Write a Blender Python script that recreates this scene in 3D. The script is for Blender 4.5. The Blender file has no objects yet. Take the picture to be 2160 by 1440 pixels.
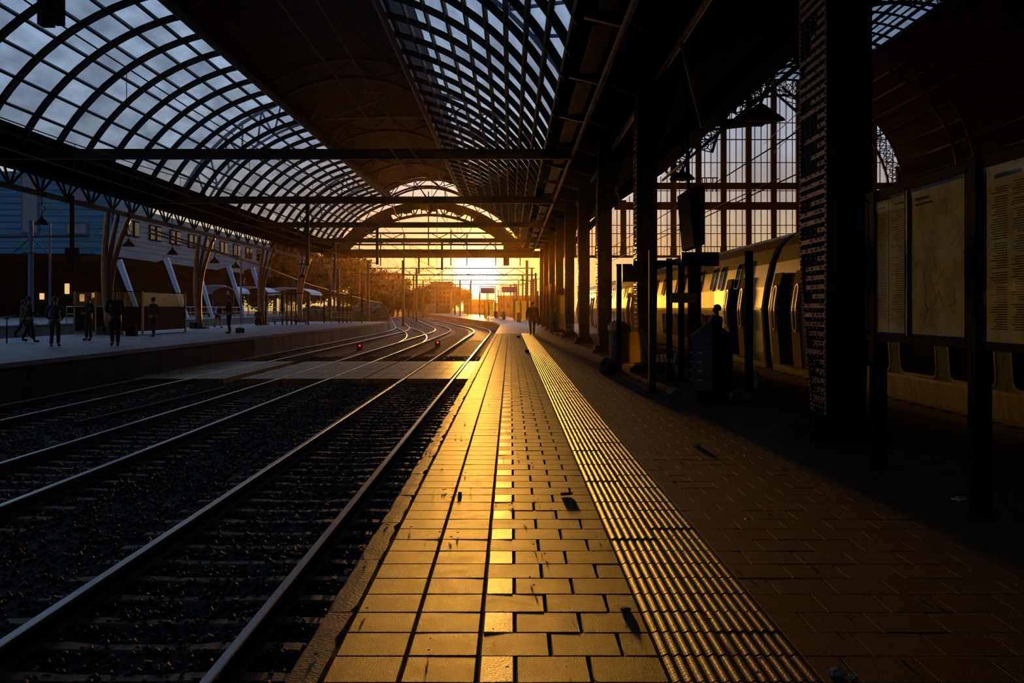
import bpy, bmesh, math, random
import numpy as np
from mathutils import Vector, Matrix
R_ = math.radians
random.seed(7); rng = np.random.default_rng(7)
sc = bpy.context.scene
col = sc.collection
# ---------------------------------------------------------------- camera, sky, sun, exposure
F = 2200.0; CX = 1077.0; HZ = 650.0; CAMZ = 1.45
cam = bpy.data.cameras.new('camera'); camo = bpy.data.objects.new('camera', cam); col.objects.link(camo)
camo.location = (0, 0, CAMZ); camo.rotation_euler = (R_(90), 0, 0)
cam.sensor_width = 36; cam.lens = 36 * F / 2160
cam.shift_x = (1080 - CX) / 2160; cam.shift_y = (HZ - 720) / 2160
cam.clip_start = 0.05; cam.clip_end = 3000
sc.camera = camo
sc.view_settings.view_transform = 'Standard'; sc.view_settings.look = 'None'
sc.view_settings.gamma = 1; sc.view_settings.use_curve_mapping = False
sc.view_settings.exposure = 0.0
SUN = Vector((-72, 2200, 74)).normalized()
sl = bpy.data.lights.new('sun', 'SUN'); sl.energy = SUN_E = 1.6; sl.color = (1.0, 0.42, 0.05); sl.angle = R_(1.3)
so = bpy.data.objects.new('sun', sl); col.objects.link(so); so.location = (0, 60, 30)
so.rotation_euler = SUN.to_track_quat('Z', 'Y').to_euler()
w = bpy.data.worlds.new('sky'); sc.world = w; w.use_nodes = True
nt = w.node_tree; nt.nodes.clear()
def N(t, k, **kw):
    n = t.nodes.new(k)
    for a, b in kw.items(): setattr(n, a, b)
    return n
def vmath(t, op, a, b=None):
    n = N(t, 'ShaderNodeVectorMath', operation=op)
    for i, v in enumerate((a, b)):
        if v is None: continue
        if isinstance(v, (tuple, list, Vector)): n.inputs[i].default_value = tuple(v)
        else: t.links.new(v, n.inputs[i])
    return n
def fmath(t, op, a, b=None, clamp=False):
    n = N(t, 'ShaderNodeMath', operation=op, use_clamp=clamp)
    for i, v in enumerate((a, b)):
        if v is None: continue
        if isinstance(v, (int, float)): n.inputs[i].default_value = v
        else: t.links.new(v, n.inputs[i])
    return n.outputs[0]
def ramp(t, fac, stops, interp='LINEAR'):
    n = N(t, 'ShaderNodeValToRGB'); cr = n.color_ramp; cr.interpolation = interp
    while len(cr.elements) < len(stops): cr.elements.new(0.5)
    for e, (p, c) in zip(cr.elements, stops): e.position = p; e.color = (*c, 1)
    if fac is not None: t.links.new(fac, n.inputs[0])
    return n.outputs[0]
tc = N(nt, 'ShaderNodeTexCoord'); dirv = tc.outputs['Generated']
nrm = vmath(nt, 'NORMALIZE', dirv).outputs[0]
dt = vmath(nt, 'DOT_PRODUCT', nrm, SUN).outputs['Value']
ang = fmath(nt, 'ARCCOSINE', dt)                       # radians from the sun
sep = N(nt, 'ShaderNodeSeparateXYZ'); nt.links.new(nrm, sep.inputs[0])
el = fmath(nt, 'MULTIPLY', sep.outputs['Z'], 1.0)
noi = N(nt, 'ShaderNodeTexNoise'); noi.inputs['Scale'].default_value = 3.2; noi.inputs['Detail'].default_value = 5
sq = vmath(nt, 'MULTIPLY', nrm, (1, 1, 3.0)).outputs[0]; nt.links.new(sq, noi.inputs['Vector'])
base = ramp(nt, el, [(0.0, (.58, .38, .11)), (.06, (.56, .45, .26)), (.15, (.42, .55, .70)), (.35, (.34, .54, .82)), (1.0, (.12, .24, .44))])
back = ramp(nt, el, [(0.0, (.09, .12, .17)), (.3, (.07, .11, .18)), (1.0, (.05, .09, .17))])
fw = ramp(nt, fmath(nt, 'MULTIPLY', ang, 1 / 3.1416), [(0.0, (1, 1, 1)), (.16, (.85, .85, .85)), (.34, (.3, .3, .3)), (.55, (0, 0, 0))])
mx = N(nt, 'ShaderNodeMix', data_type='RGBA'); nt.links.new(fw, mx.inputs[0]); nt.links.new(back, mx.inputs[6]); nt.links.new(base, mx.inputs[7])
cl = ramp(nt, noi.outputs[0], [(.3, (.72, .74, .80)), (.7, (1.35, 1.32, 1.28))])
mc = N(nt, 'ShaderNodeMix', data_type='RGBA', blend_type='MULTIPLY'); mc.inputs[0].default_value = 1
nt.links.new(mx.outputs[2], mc.inputs[6]); nt.links.new(cl, mc.inputs[7])
glow = ramp(nt, fmath(nt, 'MULTIPLY', ang, 2.0), [(0.0, (4, 4.0, 4.4)), (.022, (3.2, 3.1, 2.9)), (.045, (1.1, .9, .5)), (.09, (.42, .26, .035)), (.20, (.24, .14, .015)), (.4, (.06, .04, .01)), (1.0, (0, 0, 0))])
ad = N(nt, 'ShaderNodeMix', data_type='RGBA', blend_type='ADD'); ad.inputs[0].default_value = 1; ad.clamp_result = False
nt.links.new(mc.outputs[2], ad.inputs[6]); nt.links.new(glow, ad.inputs[7])
bg = N(nt, 'ShaderNodeBackground'); bg.inputs[1].default_value = 1.0
nt.links.new(ad.outputs[2], bg.inputs[0]); wo = N(nt, 'ShaderNodeOutputWorld'); nt.links.new(bg.outputs[0], wo.inputs[0])

# ---------------------------------------------------------------- materials
def pbr(name, c, rough=.6, metal=0., var=.2, scale=4., bump=0., bscale=40., island=0., spec=.5, c2=None, stretch=(1, 1, 1), rvar=0., emit=None, coat=0.):
    m = bpy.data.materials.new(name); m.use_nodes = True; t = m.node_tree
    b = t.nodes['Principled BSDF']
    b.inputs['Roughness'].default_value = rough; b.inputs['Metallic'].default_value = metal
    b.inputs['Specular IOR Level'].default_value = spec; b.inputs['Coat Weight'].default_value = coat
    tcn = N(t, 'ShaderNodeTexCoord'); mp = N(t, 'ShaderNodeMapping'); mp.inputs['Scale'].default_value = stretch
    t.links.new(tcn.outputs['Object'], mp.inputs[0])
    n = N(t, 'ShaderNodeTexNoise'); n.inputs['Scale'].default_value = scale; n.inputs['Detail'].default_value = 6
    t.links.new(mp.outputs[0], n.inputs['Vector'])
    lo = tuple(x * (1 - var) for x in c) if c2 is None else c2
    hi = tuple(min(1, x * (1 + var)) for x in c)
    cc = ramp(t, n.outputs[0], [(.32, lo), (.68, hi)])
    if island:
        g = N(t, 'ShaderNodeNewGeometry')
        v = fmath(t, 'ADD', fmath(t, 'MULTIPLY', g.outputs['Random Per Island'], island), 1 - island / 2)
        mm = vmath(t, 'SCALE', cc); t.links.new(v, mm.inputs['Scale']); cc = mm.outputs[0]
    t.links.new(cc, b.inputs['Base Color'])
    if rvar:
        rr = fmath(t, 'ADD', fmath(t, 'MULTIPLY', n.outputs[0], rvar), rough - rvar / 2); t.links.new(rr, b.inputs['Roughness'])
    if bump:
        n2 = N(t, 'ShaderNodeTexNoise'); n2.inputs['Scale'].default_value = bscale; n2.inputs['Detail'].default_value = 4
        t.links.new(mp.outputs[0], n2.inputs['Vector'])
        bp = N(t, 'ShaderNodeBump'); bp.inputs['Strength'].default_value = bump; bp.inputs['Distance'].default_value = .01
        t.links.new(n2.outputs[0], bp.inputs['Height']); t.links.new(bp.outputs[0], b.inputs['Normal'])
    if emit:
        b.inputs['Emission Color'].default_value = (*emit[0], 1); b.inputs['Emission Strength'].default_value = emit[1]
    return m
M = {}
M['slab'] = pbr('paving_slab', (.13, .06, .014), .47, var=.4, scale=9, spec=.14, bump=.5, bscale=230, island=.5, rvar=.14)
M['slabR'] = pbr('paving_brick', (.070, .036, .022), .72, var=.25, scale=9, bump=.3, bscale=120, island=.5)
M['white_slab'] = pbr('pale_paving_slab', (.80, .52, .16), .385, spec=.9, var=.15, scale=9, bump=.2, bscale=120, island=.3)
M['kerb'] = pbr('worn_kerb_stone', (.34, .15, .045), .5, var=.4, scale=7, spec=.4, bump=.3, bscale=60, island=.3)
M['joint'] = pbr('joint_sand', (.012, .010, .008), .9)
M['tactile'] = pbr('ribbed_tactile_tile', (.14, .08, .028), .40, var=.2, scale=12, spec=.25, bump=.2, bscale=90, island=.25)
M['ballast'] = pbr('ballast_bed', (.014, .012, .011), .92, var=.5, scale=20, bump=1, bscale=25)
M['stone'] = pbr('ballast_stone', (.028, .023, .020), .75, var=.4, scale=2, island=.9)
M['sleeper'] = pbr('concrete_sleeper', (.15, .095, .055), .55, var=.35, scale=8, bump=.4, bscale=40)
M['rail'] = pbr('rail_running_surface', (.45, .43, .42), .25, metal=1, var=.1, scale=3, stretch=(1, .1, 1))
M['rail_web'] = pbr('rusty_rail_web', (.028, .017, .012), .8, var=.3)
M['board'] = pbr('crossing_plate', (.22, .125, .05), .42, var=.5, scale=3, bump=.4, bscale=20, stretch=(1, .3, 1), rvar=.15)
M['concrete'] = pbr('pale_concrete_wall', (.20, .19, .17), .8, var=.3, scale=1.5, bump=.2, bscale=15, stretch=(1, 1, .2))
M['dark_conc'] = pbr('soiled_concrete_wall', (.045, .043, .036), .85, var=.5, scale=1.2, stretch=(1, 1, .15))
M['deckL'] = pbr('grey_platform_paving', (.26, .26, .29), .6, var=.25, scale=3, bump=.1, bscale=20)
M['steel'] = pbr('dark_painted_steel', (.022, .019, .017), .45, var=.25, scale=3, bump=.05)
M['steel_brown'] = pbr('brown_painted_steel', (.05, .03, .018), .4, var=.3, scale=3)
M['steel_blk'] = pbr('black_painted_steel', (.008, .007, .006), .7, var=.3, spec=.12)
M['riveted'] = pbr('riveted_iron_plate', (.62, .27, .13), .27, metal=.85, var=.4, scale=20, bump=.5, bscale=60)  # copper base colour stands in for warm light glinting on the iron
M['tube'] = pbr('brown_steel_tube', (.50, .22, .08), .36, var=.35, scale=2, metal=.2)
M['galv'] = pbr('galvanised_steel', (.30, .30, .31), .35, metal=.7, var=.2)
M['bluepole'] = pbr('blue_grey_painted_steel', (.12, .16, .28), .5, var=.2)
M['deck_under'] = pbr('ribbed_metal_roof_underside', (.05, .035, .022), .6, var=.25, scale=2, stretch=(.2, 4, 1))
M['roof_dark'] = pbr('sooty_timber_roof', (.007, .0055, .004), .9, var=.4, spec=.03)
M['white'] = pbr('white_painted_steel', (.75, .76, .85), .5, var=.05)
M['teal'] = pbr('teal_ribbed_cladding', (.09, .36, .48), .7, var=.35, scale=.6, stretch=(.3, 1, 4))
M['greyclad'] = pbr('grey_plank_cladding', (.20, .21, .25), .6, var=.25, scale=.8, stretch=(1, .2, 4))
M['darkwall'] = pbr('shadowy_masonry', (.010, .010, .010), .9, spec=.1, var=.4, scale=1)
M['pane_dark'] = pbr('dark_window_glass', (.012, .013, .014), .12, var=.2, spec=.2)
M['yellow'] = pbr('yellow_train_paint', (.52, .28, .012), .34, var=.22, scale=2.2, bump=.03, bscale=3, stretch=(1, 4, .35), rvar=.12, coat=.08)
M['train_roof'] = pbr('grey_train_roof', (.13, .09, .03), .5, var=.3, scale=1, stretch=(1, 4, 1))
M['train_dark'] = pbr('train_underframe', (.009, .008, .007), .85, spec=.06)
M['rubber'] = pbr('black_rubber', (.007, .007, .007), .9, spec=.1)
M['rim'] = pbr('bright_window_rim', (.55, .42, .32), .25, metal=.9, var=.1)
M['orange_door'] = pbr('orange_door_paint', (.40, .13, .02), .85, var=.15, spec=.2)
M['leaf'] = pbr('tree_foliage', (.022, .024, .008), .8, var=.4, scale=.6, island=.8)
M['bark'] = pbr('tree_bark', (.04, .028, .018), .9)
M['brick_far'] = pbr('distant_brick', (.13, .085, .05), .8, var=.2, scale=.3)
M['grass'] = pbr('trackside_grass', (.05, .055, .02), .9, var=.5, scale=.4)
M['skin'] = pbr('skin', (.35, .2, .13), .5, var=.05)
M['hair'] = pbr('dark_hair', (.02, .013, .01), .5)
M['litter'] = pbr('crumpled_white_paper', (.55, .45, .32), .6, var=.2, scale=20)
M['leaf_dry'] = pbr('dry_leaf', (.08, .04, .015), .6)
M['straw'] = pbr('pale_petal', (.5, .33, .15), .6)
M['red'] = pbr('red_lamp_glass', (.5, .02, .03), .3, emit=((1, .03, .05), 1.2))
M['lampglow'] = pbr('lit_lamp', (.8, .6, .3), .4, emit=((1, .6, .25), .9))
M['yellowsign'] = pbr('yellow_sign_face', (.55, .36, .05), .4, var=.05)
M['whiteface'] = pbr('white_sign_face', (.6, .6, .62), .4, var=.05)
M['blueface'] = pbr('blue_sign_face', (.05, .10, .35), .4, var=.05)
M['wood_seat'] = pbr('metal_slat_seat', (.35, .33, .30), .35, metal=.6, var=.1)
def cloth(n, c): M[n] = pbr(n, c, .85, var=.2, scale=8, bump=.2, bscale=30)
for n_, c_ in (('black_coat', (.012, .012, .014)), ('brown_trousers', (.06, .045, .03)), ('dark_jeans', (.015, .017, .024)), ('tan_coat', (.16, .09, .05)), ('grey_jacket', (.045, .05, .055)), ('pale_shirt', (.5, .55, .65)), ('green_jacket', (.04, .045, .03)), ('black_leather', (.01, .01, .01))): cloth(n_, c_)

for k_, tint in (('slab', (1, .62, .16)), ('white_slab', (1, .70, .24)), ('kerb', (1, .6, .2)), ('tactile', (1, .68, .22)), ('slabR', (1, .6, .3)), ('board', (1, .68, .28)), ('sleeper', (1, .65, .35))):   # golden sunlight sheen put into the specular tint
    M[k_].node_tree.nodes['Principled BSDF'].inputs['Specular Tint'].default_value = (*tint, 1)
def glass_mat(name, tint, trans, scatter, rough=.1, wave=None, dirt=.35, isl=0):
    """thin pane: part see-through, part milky diffuser, a little gloss"""
    m = bpy.data.materials.new(name); m.use_nodes = True; t = m.node_tree; t.nodes.clear()
    o = N(t, 'ShaderNodeOutputMaterial')
    tr = N(t, 'ShaderNodeBsdfTransparent'); tl = N(t, 'ShaderNodeBsdfTranslucent'); gl = N(t, 'ShaderNodeBsdfGlossy')
    gl.inputs['Roughness'].default_value = rough
    tcn = N(t, 'ShaderNodeTexCoord'); n = N(t, 'ShaderNodeTexNoise'); n.inputs['Scale'].default_value = 1.3; n.inputs['Detail'].default_value = 6
    mp = N(t, 'ShaderNodeMapping'); mp.inputs['Scale'].default_value = wave or (1, 1, 1)
    t.links.new(tcn.outputs['Object'], mp.inputs[0]); t.links.new(mp.outputs[0], n.inputs['Vector'])
    cc = ramp(t, n.outputs[0], [(.3, tuple(x * (1 - dirt) for x in trans)), (.7, trans)])
    if isl:
        ge = N(t, 'ShaderNodeNewGeometry'); sv_ = vmath(t, 'SCALE', cc); t.links.new(fmath(t, 'ADD', fmath(t, 'MULTIPLY', ge.outputs['Random Per Island'], isl), 1 - isl), sv_.inputs['Scale']); cc = sv_.outputs[0]
    t.links.new(cc, tr.inputs[0])
    cs = ramp(t, n.outputs[0], [(.3, scatter), (.7, tuple(x * .7 for x in scatter))])
    t.links.new(cs, tl.inputs[0])
    a = N(t, 'ShaderNodeAddShader'); t.links.new(tr.outputs[0], a.inputs[0]); t.links.new(tl.outputs[0], a.inputs[1])
    fr = N(t, 'ShaderNodeLayerWeight'); fr.inputs[0].default_value = .12
    mx = N(t, 'ShaderNodeMixShader'); t.links.new(fmath(t, 'MULTIPLY', fr.outputs['Facing'], .35), mx.inputs[0]); t.links.new(a.outputs[0], mx.inputs[1]); t.links.new(gl.outputs[0], mx.inputs[2])
    t.links.new(mx.outputs[0], o.inputs[0]); return m
M['roof_glass'] = glass_mat('grimy_roof_pane', 0, (.84, .86, .90), (.08, .09, .10), .3, (1.2, .35, 1.2), .45, .38)
M['skylight'] = glass_mat('dim_skylight_pane', 0, (.42, .46, .5), (.04, .04, .045), .3, (.5, .5, .5))
M['wall_glass'] = glass_mat('streaked_end_wall_pane', 0, (.98, .88, .82), (.08, .065, .05), .3, (.35, 1, .08))
M['pane'] = glass_mat('scratched_shelter_glass', 0, (.80, .76, .66), (.04, .03, .012), .15, (2, 2, 1))
M['frost'] = glass_mat('frosted_yellow_glass', 0, (.35, .30, .10), (.62, .52, .14), .3, (6, 6, .6))

# ---------------------------------------------------------------- mesh helpers
class MB:
    def __init__(s): s.v = []; s.f = []; s.mi = []; s.cur = 0
    def add(s, vs, fs):
        o = len(s.v); s.v += [tuple(x) for x in vs]; s.f += [tuple(i + o for i in f) for f in fs]; s.mi += [s.cur] * len(fs); return s
    def box(s, a, b):
        x0, y0, z0 = a; x1, y1, z1 = b
        return s.add([(x0, y0, z0), (x1, y0, z0), (x1, y1, z0), (x0, y1, z0), (x0, y0, z1), (x1, y0, z1), (x1, y1, z1), (x0, y1, z1)],
                     [(0, 3, 2, 1), (4, 5, 6, 7), (0, 1, 5, 4), (1, 2, 6, 5), (2, 3, 7, 6), (3, 0, 4, 7)])
    def beam(s, p, q, w, h, up=(0, 0, 1)):
        p = Vector(p); q = Vector(q); d = (q - p).normalized(); up = Vector(up)
        if abs(d.dot(up)) > .98: up = Vector((0, 1, 0))
        r = d.cross(up).normalized(); u = r.cross(d)
        vs = []
        for c in (p, q):
            for i, j in ((-1, -1), (1, -1), (1, 1), (-1, 1)): vs.append(c + r * (i * w / 2) + u * (j * h / 2))
        return s.add(vs, [(0, 1, 2, 3), (7, 6, 5, 4), (0, 4, 5, 1), (1, 5, 6, 2), (2, 6, 7, 3), (3, 7, 4, 0)])
    def ibeam(s, p, q, w, h, t=.02, up=(0, 0, 1)):
        p = Vector(p); q = Vector(q); d = (q - p).normalized(); up = Vector(up); r = d.cross(up).normalized(); u = r.cross(d)
        s.beam(p + u * (h / 2), q + u * (h / 2), w, t, u); s.beam(p - u * (h / 2), q - u * (h / 2), w, t, u); s.beam(p, q, t, h, u); return s
    def tube(s, pts, r, n=8, cap=True):
        pts = [Vector(p) for p in pts]; k = len(pts); rs = r if isinstance(r, (list, tuple)) else [r] * k
        vs = []; prev = None
        for i, p in enumerate(pts):
            d = (pts[min(i + 1, k - 1)] - pts[max(i - 1, 0)]).normalized()
            if prev is None:
                u = Vector((0, 0, 1)) if abs(d.z) < .9 else Vector((1, 0, 0)); a = d.cross(u).normalized()
            else: a = (prev - d * prev.dot(d)).normalized()
            prev = a; b = d.cross(a)
            for j in range(n):
                t = 2 * math.pi * j / n; vs.append(p + (a * math.cos(t) + b * math.sin(t)) * rs[i])
        fs = [(i * n + j, i * n + (j + 1) % n, (i + 1) * n + (j + 1) % n, (i + 1) * n + j) for i in range(k - 1) for j in range(n)]
        if cap: fs += [tuple(range(n - 1, -1, -1)), tuple((k - 1) * n + j for j in range(n))]
        return s.add(vs, fs)
    def lathe(s, prof, c=(0, 0, 0), n=16):
        vs = []; k = len(prof)
        for r, z in prof:
            for j in range(n):
                t = 2 * math.pi * j / n; vs.append((c[0] + r * math.cos(t), c[1] + r * math.sin(t), c[2] + z))
        fs = [(i * n + j, i * n + (j + 1) % n, (i + 1) * n + (j + 1) % n, (i + 1) * n + j) for i in range(k - 1) for j in range(n)]
        fs += [tuple(range(n - 1, -1, -1)), tuple((k - 1) * n + j for j in range(n))]
        return s.add(vs, fs)
    def sphere(s, c, r, n=8, m=6, sc=(1, 1, 1)):
        vs = [(c[0], c[1], c[2] - r * sc[2])]
        for i in range(1, m):
            ph = math.pi * i / m - math.pi / 2
            for j in range(n):
                t = 2 * math.pi * j / n
                vs.append((c[0] + r * sc[0] * math.cos(ph) * math.cos(t), c[1] + r * sc[1] * math.cos(ph) * math.sin(t), c[2] + r * sc[2] * math.sin(ph)))
        vs.append((c[0], c[1], c[2] + r * sc[2])); e = len(vs) - 1
        fs = [(0, 1 + (j + 1) % n, 1 + j) for j in range(n)]
        for i in range(m - 2):
            a = 1 + i * n; b = a + n
            fs += [(a + j, a + (j + 1) % n, b + (j + 1) % n, b + j) for j in range(n)]
        a = 1 + (m - 2) * n
        fs += [(a + j, a + (j + 1) % n, e) for j in range(n)]
        return s.add(vs, fs)
    def prism(s, poly, axis, a, b):
        """poly in the two other axes, extruded along axis from a to b"""
        def P(u, v, t):
            return {'x': (t, u, v), 'y': (u, t, v), 'z': (u, v, t)}[axis]
        n = len(poly); vs = [P(u, v, a) for u, v in poly] + [P(u, v, b) for u, v in poly]
        return s.add(vs, [tuple(range(n)), tuple(range(2 * n - 1, n - 1, -1))] + [(i, i + n, (i + 1) % n + n, (i + 1) % n) for i in range(n)])
    def sweep(s, rows, closed=False):
        """rows: list of equal-length point lists"""
        n = len(rows[0]); vs = [p for r in rows for p in r]; m = n if closed else n - 1
        return s.add(vs, [(i * n + j, i * n + (j + 1) % n, (i + 1) * n + (j + 1) % n, (i + 1) * n + j) for i in range(len(rows) - 1) for j in range(m)])
    def build(s, name, mats, parent=None, smooth=False, world=False, kind=None):
        me = bpy.data.meshes.new(name)
        off = Vector((0, 0, 0))
        if world and parent is not None: off = parent.location
        me.from_pydata([(v[0] - off.x, v[1] - off.y, v[2] - off.z) for v in s.v], [], s.f)
        if not isinstance(mats, (list, tuple)): mats = [mats]
        for m in mats: me.materials.append(m)
        if len(mats) > 1: me.polygons.foreach_set('material_index', s.mi)
        if smooth: me.polygons.foreach_set('use_smooth', [True] * len(me.polygons))
        me.update()
        bm = bmesh.new(); bm.from_mesh(me); bmesh.ops.recalc_face_normals(bm, faces=bm.faces); bm.to_mesh(me); bm.free()
        o = bpy.data.objects.new(name, me); col.objects.link(o)
        if parent is not None: o.parent = parent
        if kind: o['kind'] = kind
        return o
def tag(o, label, cat, group=None):
    o['label'] = label; o['category'] = cat
    if group: o['group'] = group
    return o
def thing(name, label, cat, loc=(0, 0, 0), group=None, rz=0):
    o = bpy.data.objects.new(name, None); col.objects.link(o); o.location = loc; o.rotation_euler = (0, 0, rz)
    o.empty_display_size = .3
    return tag(o, label, cat, group)
def setting(name, loc=(0, 0, 0)):
    o = bpy.data.objects.new(name, None); col.objects.link(o); o.location = loc; o['kind'] = 'structure'; return o
def dup(root, loc=None, rz=None, label=None, group=None, scale=None):
    kids = {}
    for o in list(col.objects):
        if o.parent is not None: kids.setdefault(o.parent.name, []).append(o)
    def cp(o, par):
        c = o.copy(); col.objects.link(c); c.parent = par
        for k in kids.get(o.name, []): cp(k, c)
        return c
    r = cp(root, None)
    if loc is not None: r.location = loc
    if rz is not None: r.rotation_euler = (0, 0, rz)
    if scale is not None: r.scale = (scale,) * 3 if isinstance(scale, (int, float)) else scale
    if label: r['label'] = label
    if group: r['group'] = group
    return r
def off(y):
    if y < 88: return 0.
    if y < 118: return -.12 / 60 * (y - 88) ** 2
    return -1.8 - .12 * (y - 118)
# ================================================================ GROUND AND PLATFORMS (setting)
PX0, PX1 = -.89, 6.3
g = MB(); g.add([(-400, -60, -.872), (400, -60, -.872), (400, 900, -.872), (-400, 900, -.872)], [(0, 1, 2, 3)])
g.build('trackbed', M['ballast'], kind='structure')
n = 52000
pos = np.empty((n, 3)); yy = 3.5 + 46 * rng.random(n) ** 1.7
pos[:, 1] = yy; pos[:, 0] = -11.6 + 10.6 * rng.random(n); pos[:, 2] = -.868 + .022 * rng.random(n)
octv = np.array([(1, 0, 0), (-1, 0, 0), (0, 1, 0), (0, -1, 0), (0, 0, 1), (0, 0, -1)], float)
octf = np.array([(0, 2, 4), (2, 1, 4), (1, 3, 4), (3, 0, 4), (2, 0, 5), (1, 2, 5), (3, 1, 5), (0, 3, 5)])
sz = (.014 + .024 * rng.random((n, 1, 1))) * (1 + yy[:, None, None] * .012)
V = octv[None] * (.6 + .8 * rng.random((n, 6, 1))) * sz
a = rng.random((n, 3)) * 6.28
ca, sa = np.cos(a[:, 0])[:, None], np.sin(a[:, 0])[:, None]
V = np.stack([V[..., 0] * ca - V[..., 1] * sa, V[..., 0] * sa + V[..., 1] * ca, V[..., 2]], -1)
cb, sb = np.cos(a[:, 1])[:, None], np.sin(a[:, 1])[:, None]
V = np.stack([V[..., 0], V[..., 1] * cb - V[..., 2] * sb, V[..., 1] * sb + V[..., 2] * cb], -1) + pos[:, None]
me = bpy.data.meshes.new('ballast_stones')
me.vertices.add(n * 6); me.vertices.foreach_set('co', V.reshape(-1))
Fc = (octf[None] + (np.arange(n) * 6)[:, None, None]).reshape(-1)
me.loops.add(len(Fc)); me.loops.foreach_set('vertex_index', Fc.astype('i4'))
me.polygons.add(n * 8); me.polygons.foreach_set('loop_start', (np.arange(n * 8) * 3).astype('i4')); me.polygons.foreach_set('loop_total', np.full(n * 8, 3, 'i4'))
me.materials.append(M['stone']); me.update(calc_edges=True); me.validate()
o = bpy.data.objects.new('ballast_stones', me); col.objects.link(o); o['kind'] = 'stuff'; tag(o, 'dark broken ballast stones spread between and beside the tracks', 'gravel')

# --- main platform body (follows the bend beyond y = 88)
ys = [-30, 0, 30, 60, 80, 88, 91, 94, 97, 100, 104, 108, 112, 118, 130, 150, 180, 210, 250, 300]
b = MB(); b.sweep([[(PX0 + .05 + off(y), y, -.89), (PX0 + .05 + off(y), y, -.03), (PX1 - .06 + off(y) * .9, y, -.03), (PX1 - .06 + off(y) * .9, y, -.89)] for y in ys])
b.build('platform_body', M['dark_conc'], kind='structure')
b = MB(); b.sweep([[(PX0 + off(y), y, -.14), (PX0 + off(y), y, -.001), (PX0 + .28 + off(y), y, 0.0), (PX1 + off(y) * .9, y, 0.0), (PX1 + off(y) * .9, y, -.14)] for y in ys if y >= 60] )
b.build('platform_surface_far', M['board'], kind='structure')
T = .3135; TX = .303; J2 = -.133; Y0 = 4.352
def tile(mb, x0, x1, y0, y1, z, g=.004, bev=.006, tl=.0012):
    x0 += g; x1 -= g; y0 += g * .8; y1 -= g * .8
    dz = [z + random.uniform(-tl, tl) for _ in range(4)]
    mb.add([(x0, y0, z - .03), (x1, y0, z - .03), (x1, y1, z - .03), (x0, y1, z - .03),
            (x0, y0, dz[0] - bev), (x1, y0, dz[1] - bev), (x1, y1, dz[2] - bev), (x0, y1, dz[3] - bev),
            (x0 + bev, y0 + bev, dz[0]), (x1 - bev, y0 + bev, dz[1]), (x1 - bev, y1 - bev, dz[2]), (x0 + bev, y1 - bev, dz[3])],
           [(0, 1, 5, 4), (1, 2, 6, 5), (2, 3, 7, 6), (3, 0, 4, 7), (4, 5, 9, 8), (5, 6, 10, 9), (6, 7, 11, 10), (7, 4, 8, 11), (8, 9, 10, 11)])
A = MB(); Wt = MB(); Rb = MB()
for k in range(-14, 178):
    y0 = Y0 + k * T; y1 = y0 + T; even = k % 2
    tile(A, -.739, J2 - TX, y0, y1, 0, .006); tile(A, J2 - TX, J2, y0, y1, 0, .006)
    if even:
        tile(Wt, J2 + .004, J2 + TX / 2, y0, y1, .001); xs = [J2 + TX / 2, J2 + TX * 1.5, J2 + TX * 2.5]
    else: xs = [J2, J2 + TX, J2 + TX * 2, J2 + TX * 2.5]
    for a_, b_ in zip(xs, xs[1:]): tile(A, a_, b_, y0, y1, 0, .005)
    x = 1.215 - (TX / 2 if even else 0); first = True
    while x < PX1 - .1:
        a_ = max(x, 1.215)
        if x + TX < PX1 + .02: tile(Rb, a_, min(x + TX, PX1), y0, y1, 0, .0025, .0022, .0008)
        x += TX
A.build('platform_paving', M['slab'], kind='structure'); Wt.build('platform_pale_blocks', M['white_slab'], kind='structure')
Rb.build('platform_brick_paving', M['slabR'], kind='structure')
b = MB(); b.box((PX0 + .06, -1, -.06), (PX1 - .02, 60.1, -.010)); b.build('platform_bedding', M['joint'], kind='structure')
# kerb stones with chipped arrises
K = MB()
y = -.23
while y < 60:
    L = 1.04; m_ = 9; rows = []
    for i in range(m_):
        t = y + .006 + (L - .012) * i / (m_ - 1)
        c1 = random.uniform(0, .016) + (random.uniform(.01, .035) if random.random() < .15 else 0); c2 = random.uniform(0, .012) + (.02 if random.random() < .15 else 0)
        rows.append([(PX0, t, -.16), (PX0, t, -.02 - c1), (PX0 + .015 + c1, t, .002), (-.80, t, .003 + random.uniform(-.002, .002)), (-.748 - c2, t, .002), (-.742, t, -.012 - c2), (-.742, t, -.16)])
    K.sweep(rows); nn = len(K.v)
    K.f.append(tuple(range(nn - 63, nn - 56))); K.mi.append(0); K.f.append(tuple(range(nn - 7, nn))); K.mi.append(0)
    y += L
K.build('platform_kerb', M['kerb'], kind='structure')
# ribbed tactile tiles
Tm = MB()
tw = .2925
for k in range(-14, 178):
    y0 = Y0 + k * T + .004; y1 = y0 + T - .008
    for c in range(2):
        dz = random.uniform(-.002, .002); x0 = .6285 + c * (tw + .001); rows = []
        prof = []
        nr = 6
        for i in range(nr * 6 + 1):
            t = i / (nr * 6); prof.append((x0 + .002 + t * (tw - .004), .004 + dz + .0045 * math.cos(2 * math.pi * t * nr - math.pi)))
        prof = [(x0 + .002, -.03)] + prof + [(x0 + tw - .002, -.03)]
        for yy_, zz in ((y0, -.008), (y0 + .006, 0), (y1 - .006, 0), (y1, -.008)):
            rows.append([(px, yy_, pz + (zz if pz > -.02 else 0)) for px, pz in prof])
        Tm.sweep(rows)
Tm.build('tactile_paving', M['tactile'], smooth=False, kind='structure')

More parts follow.
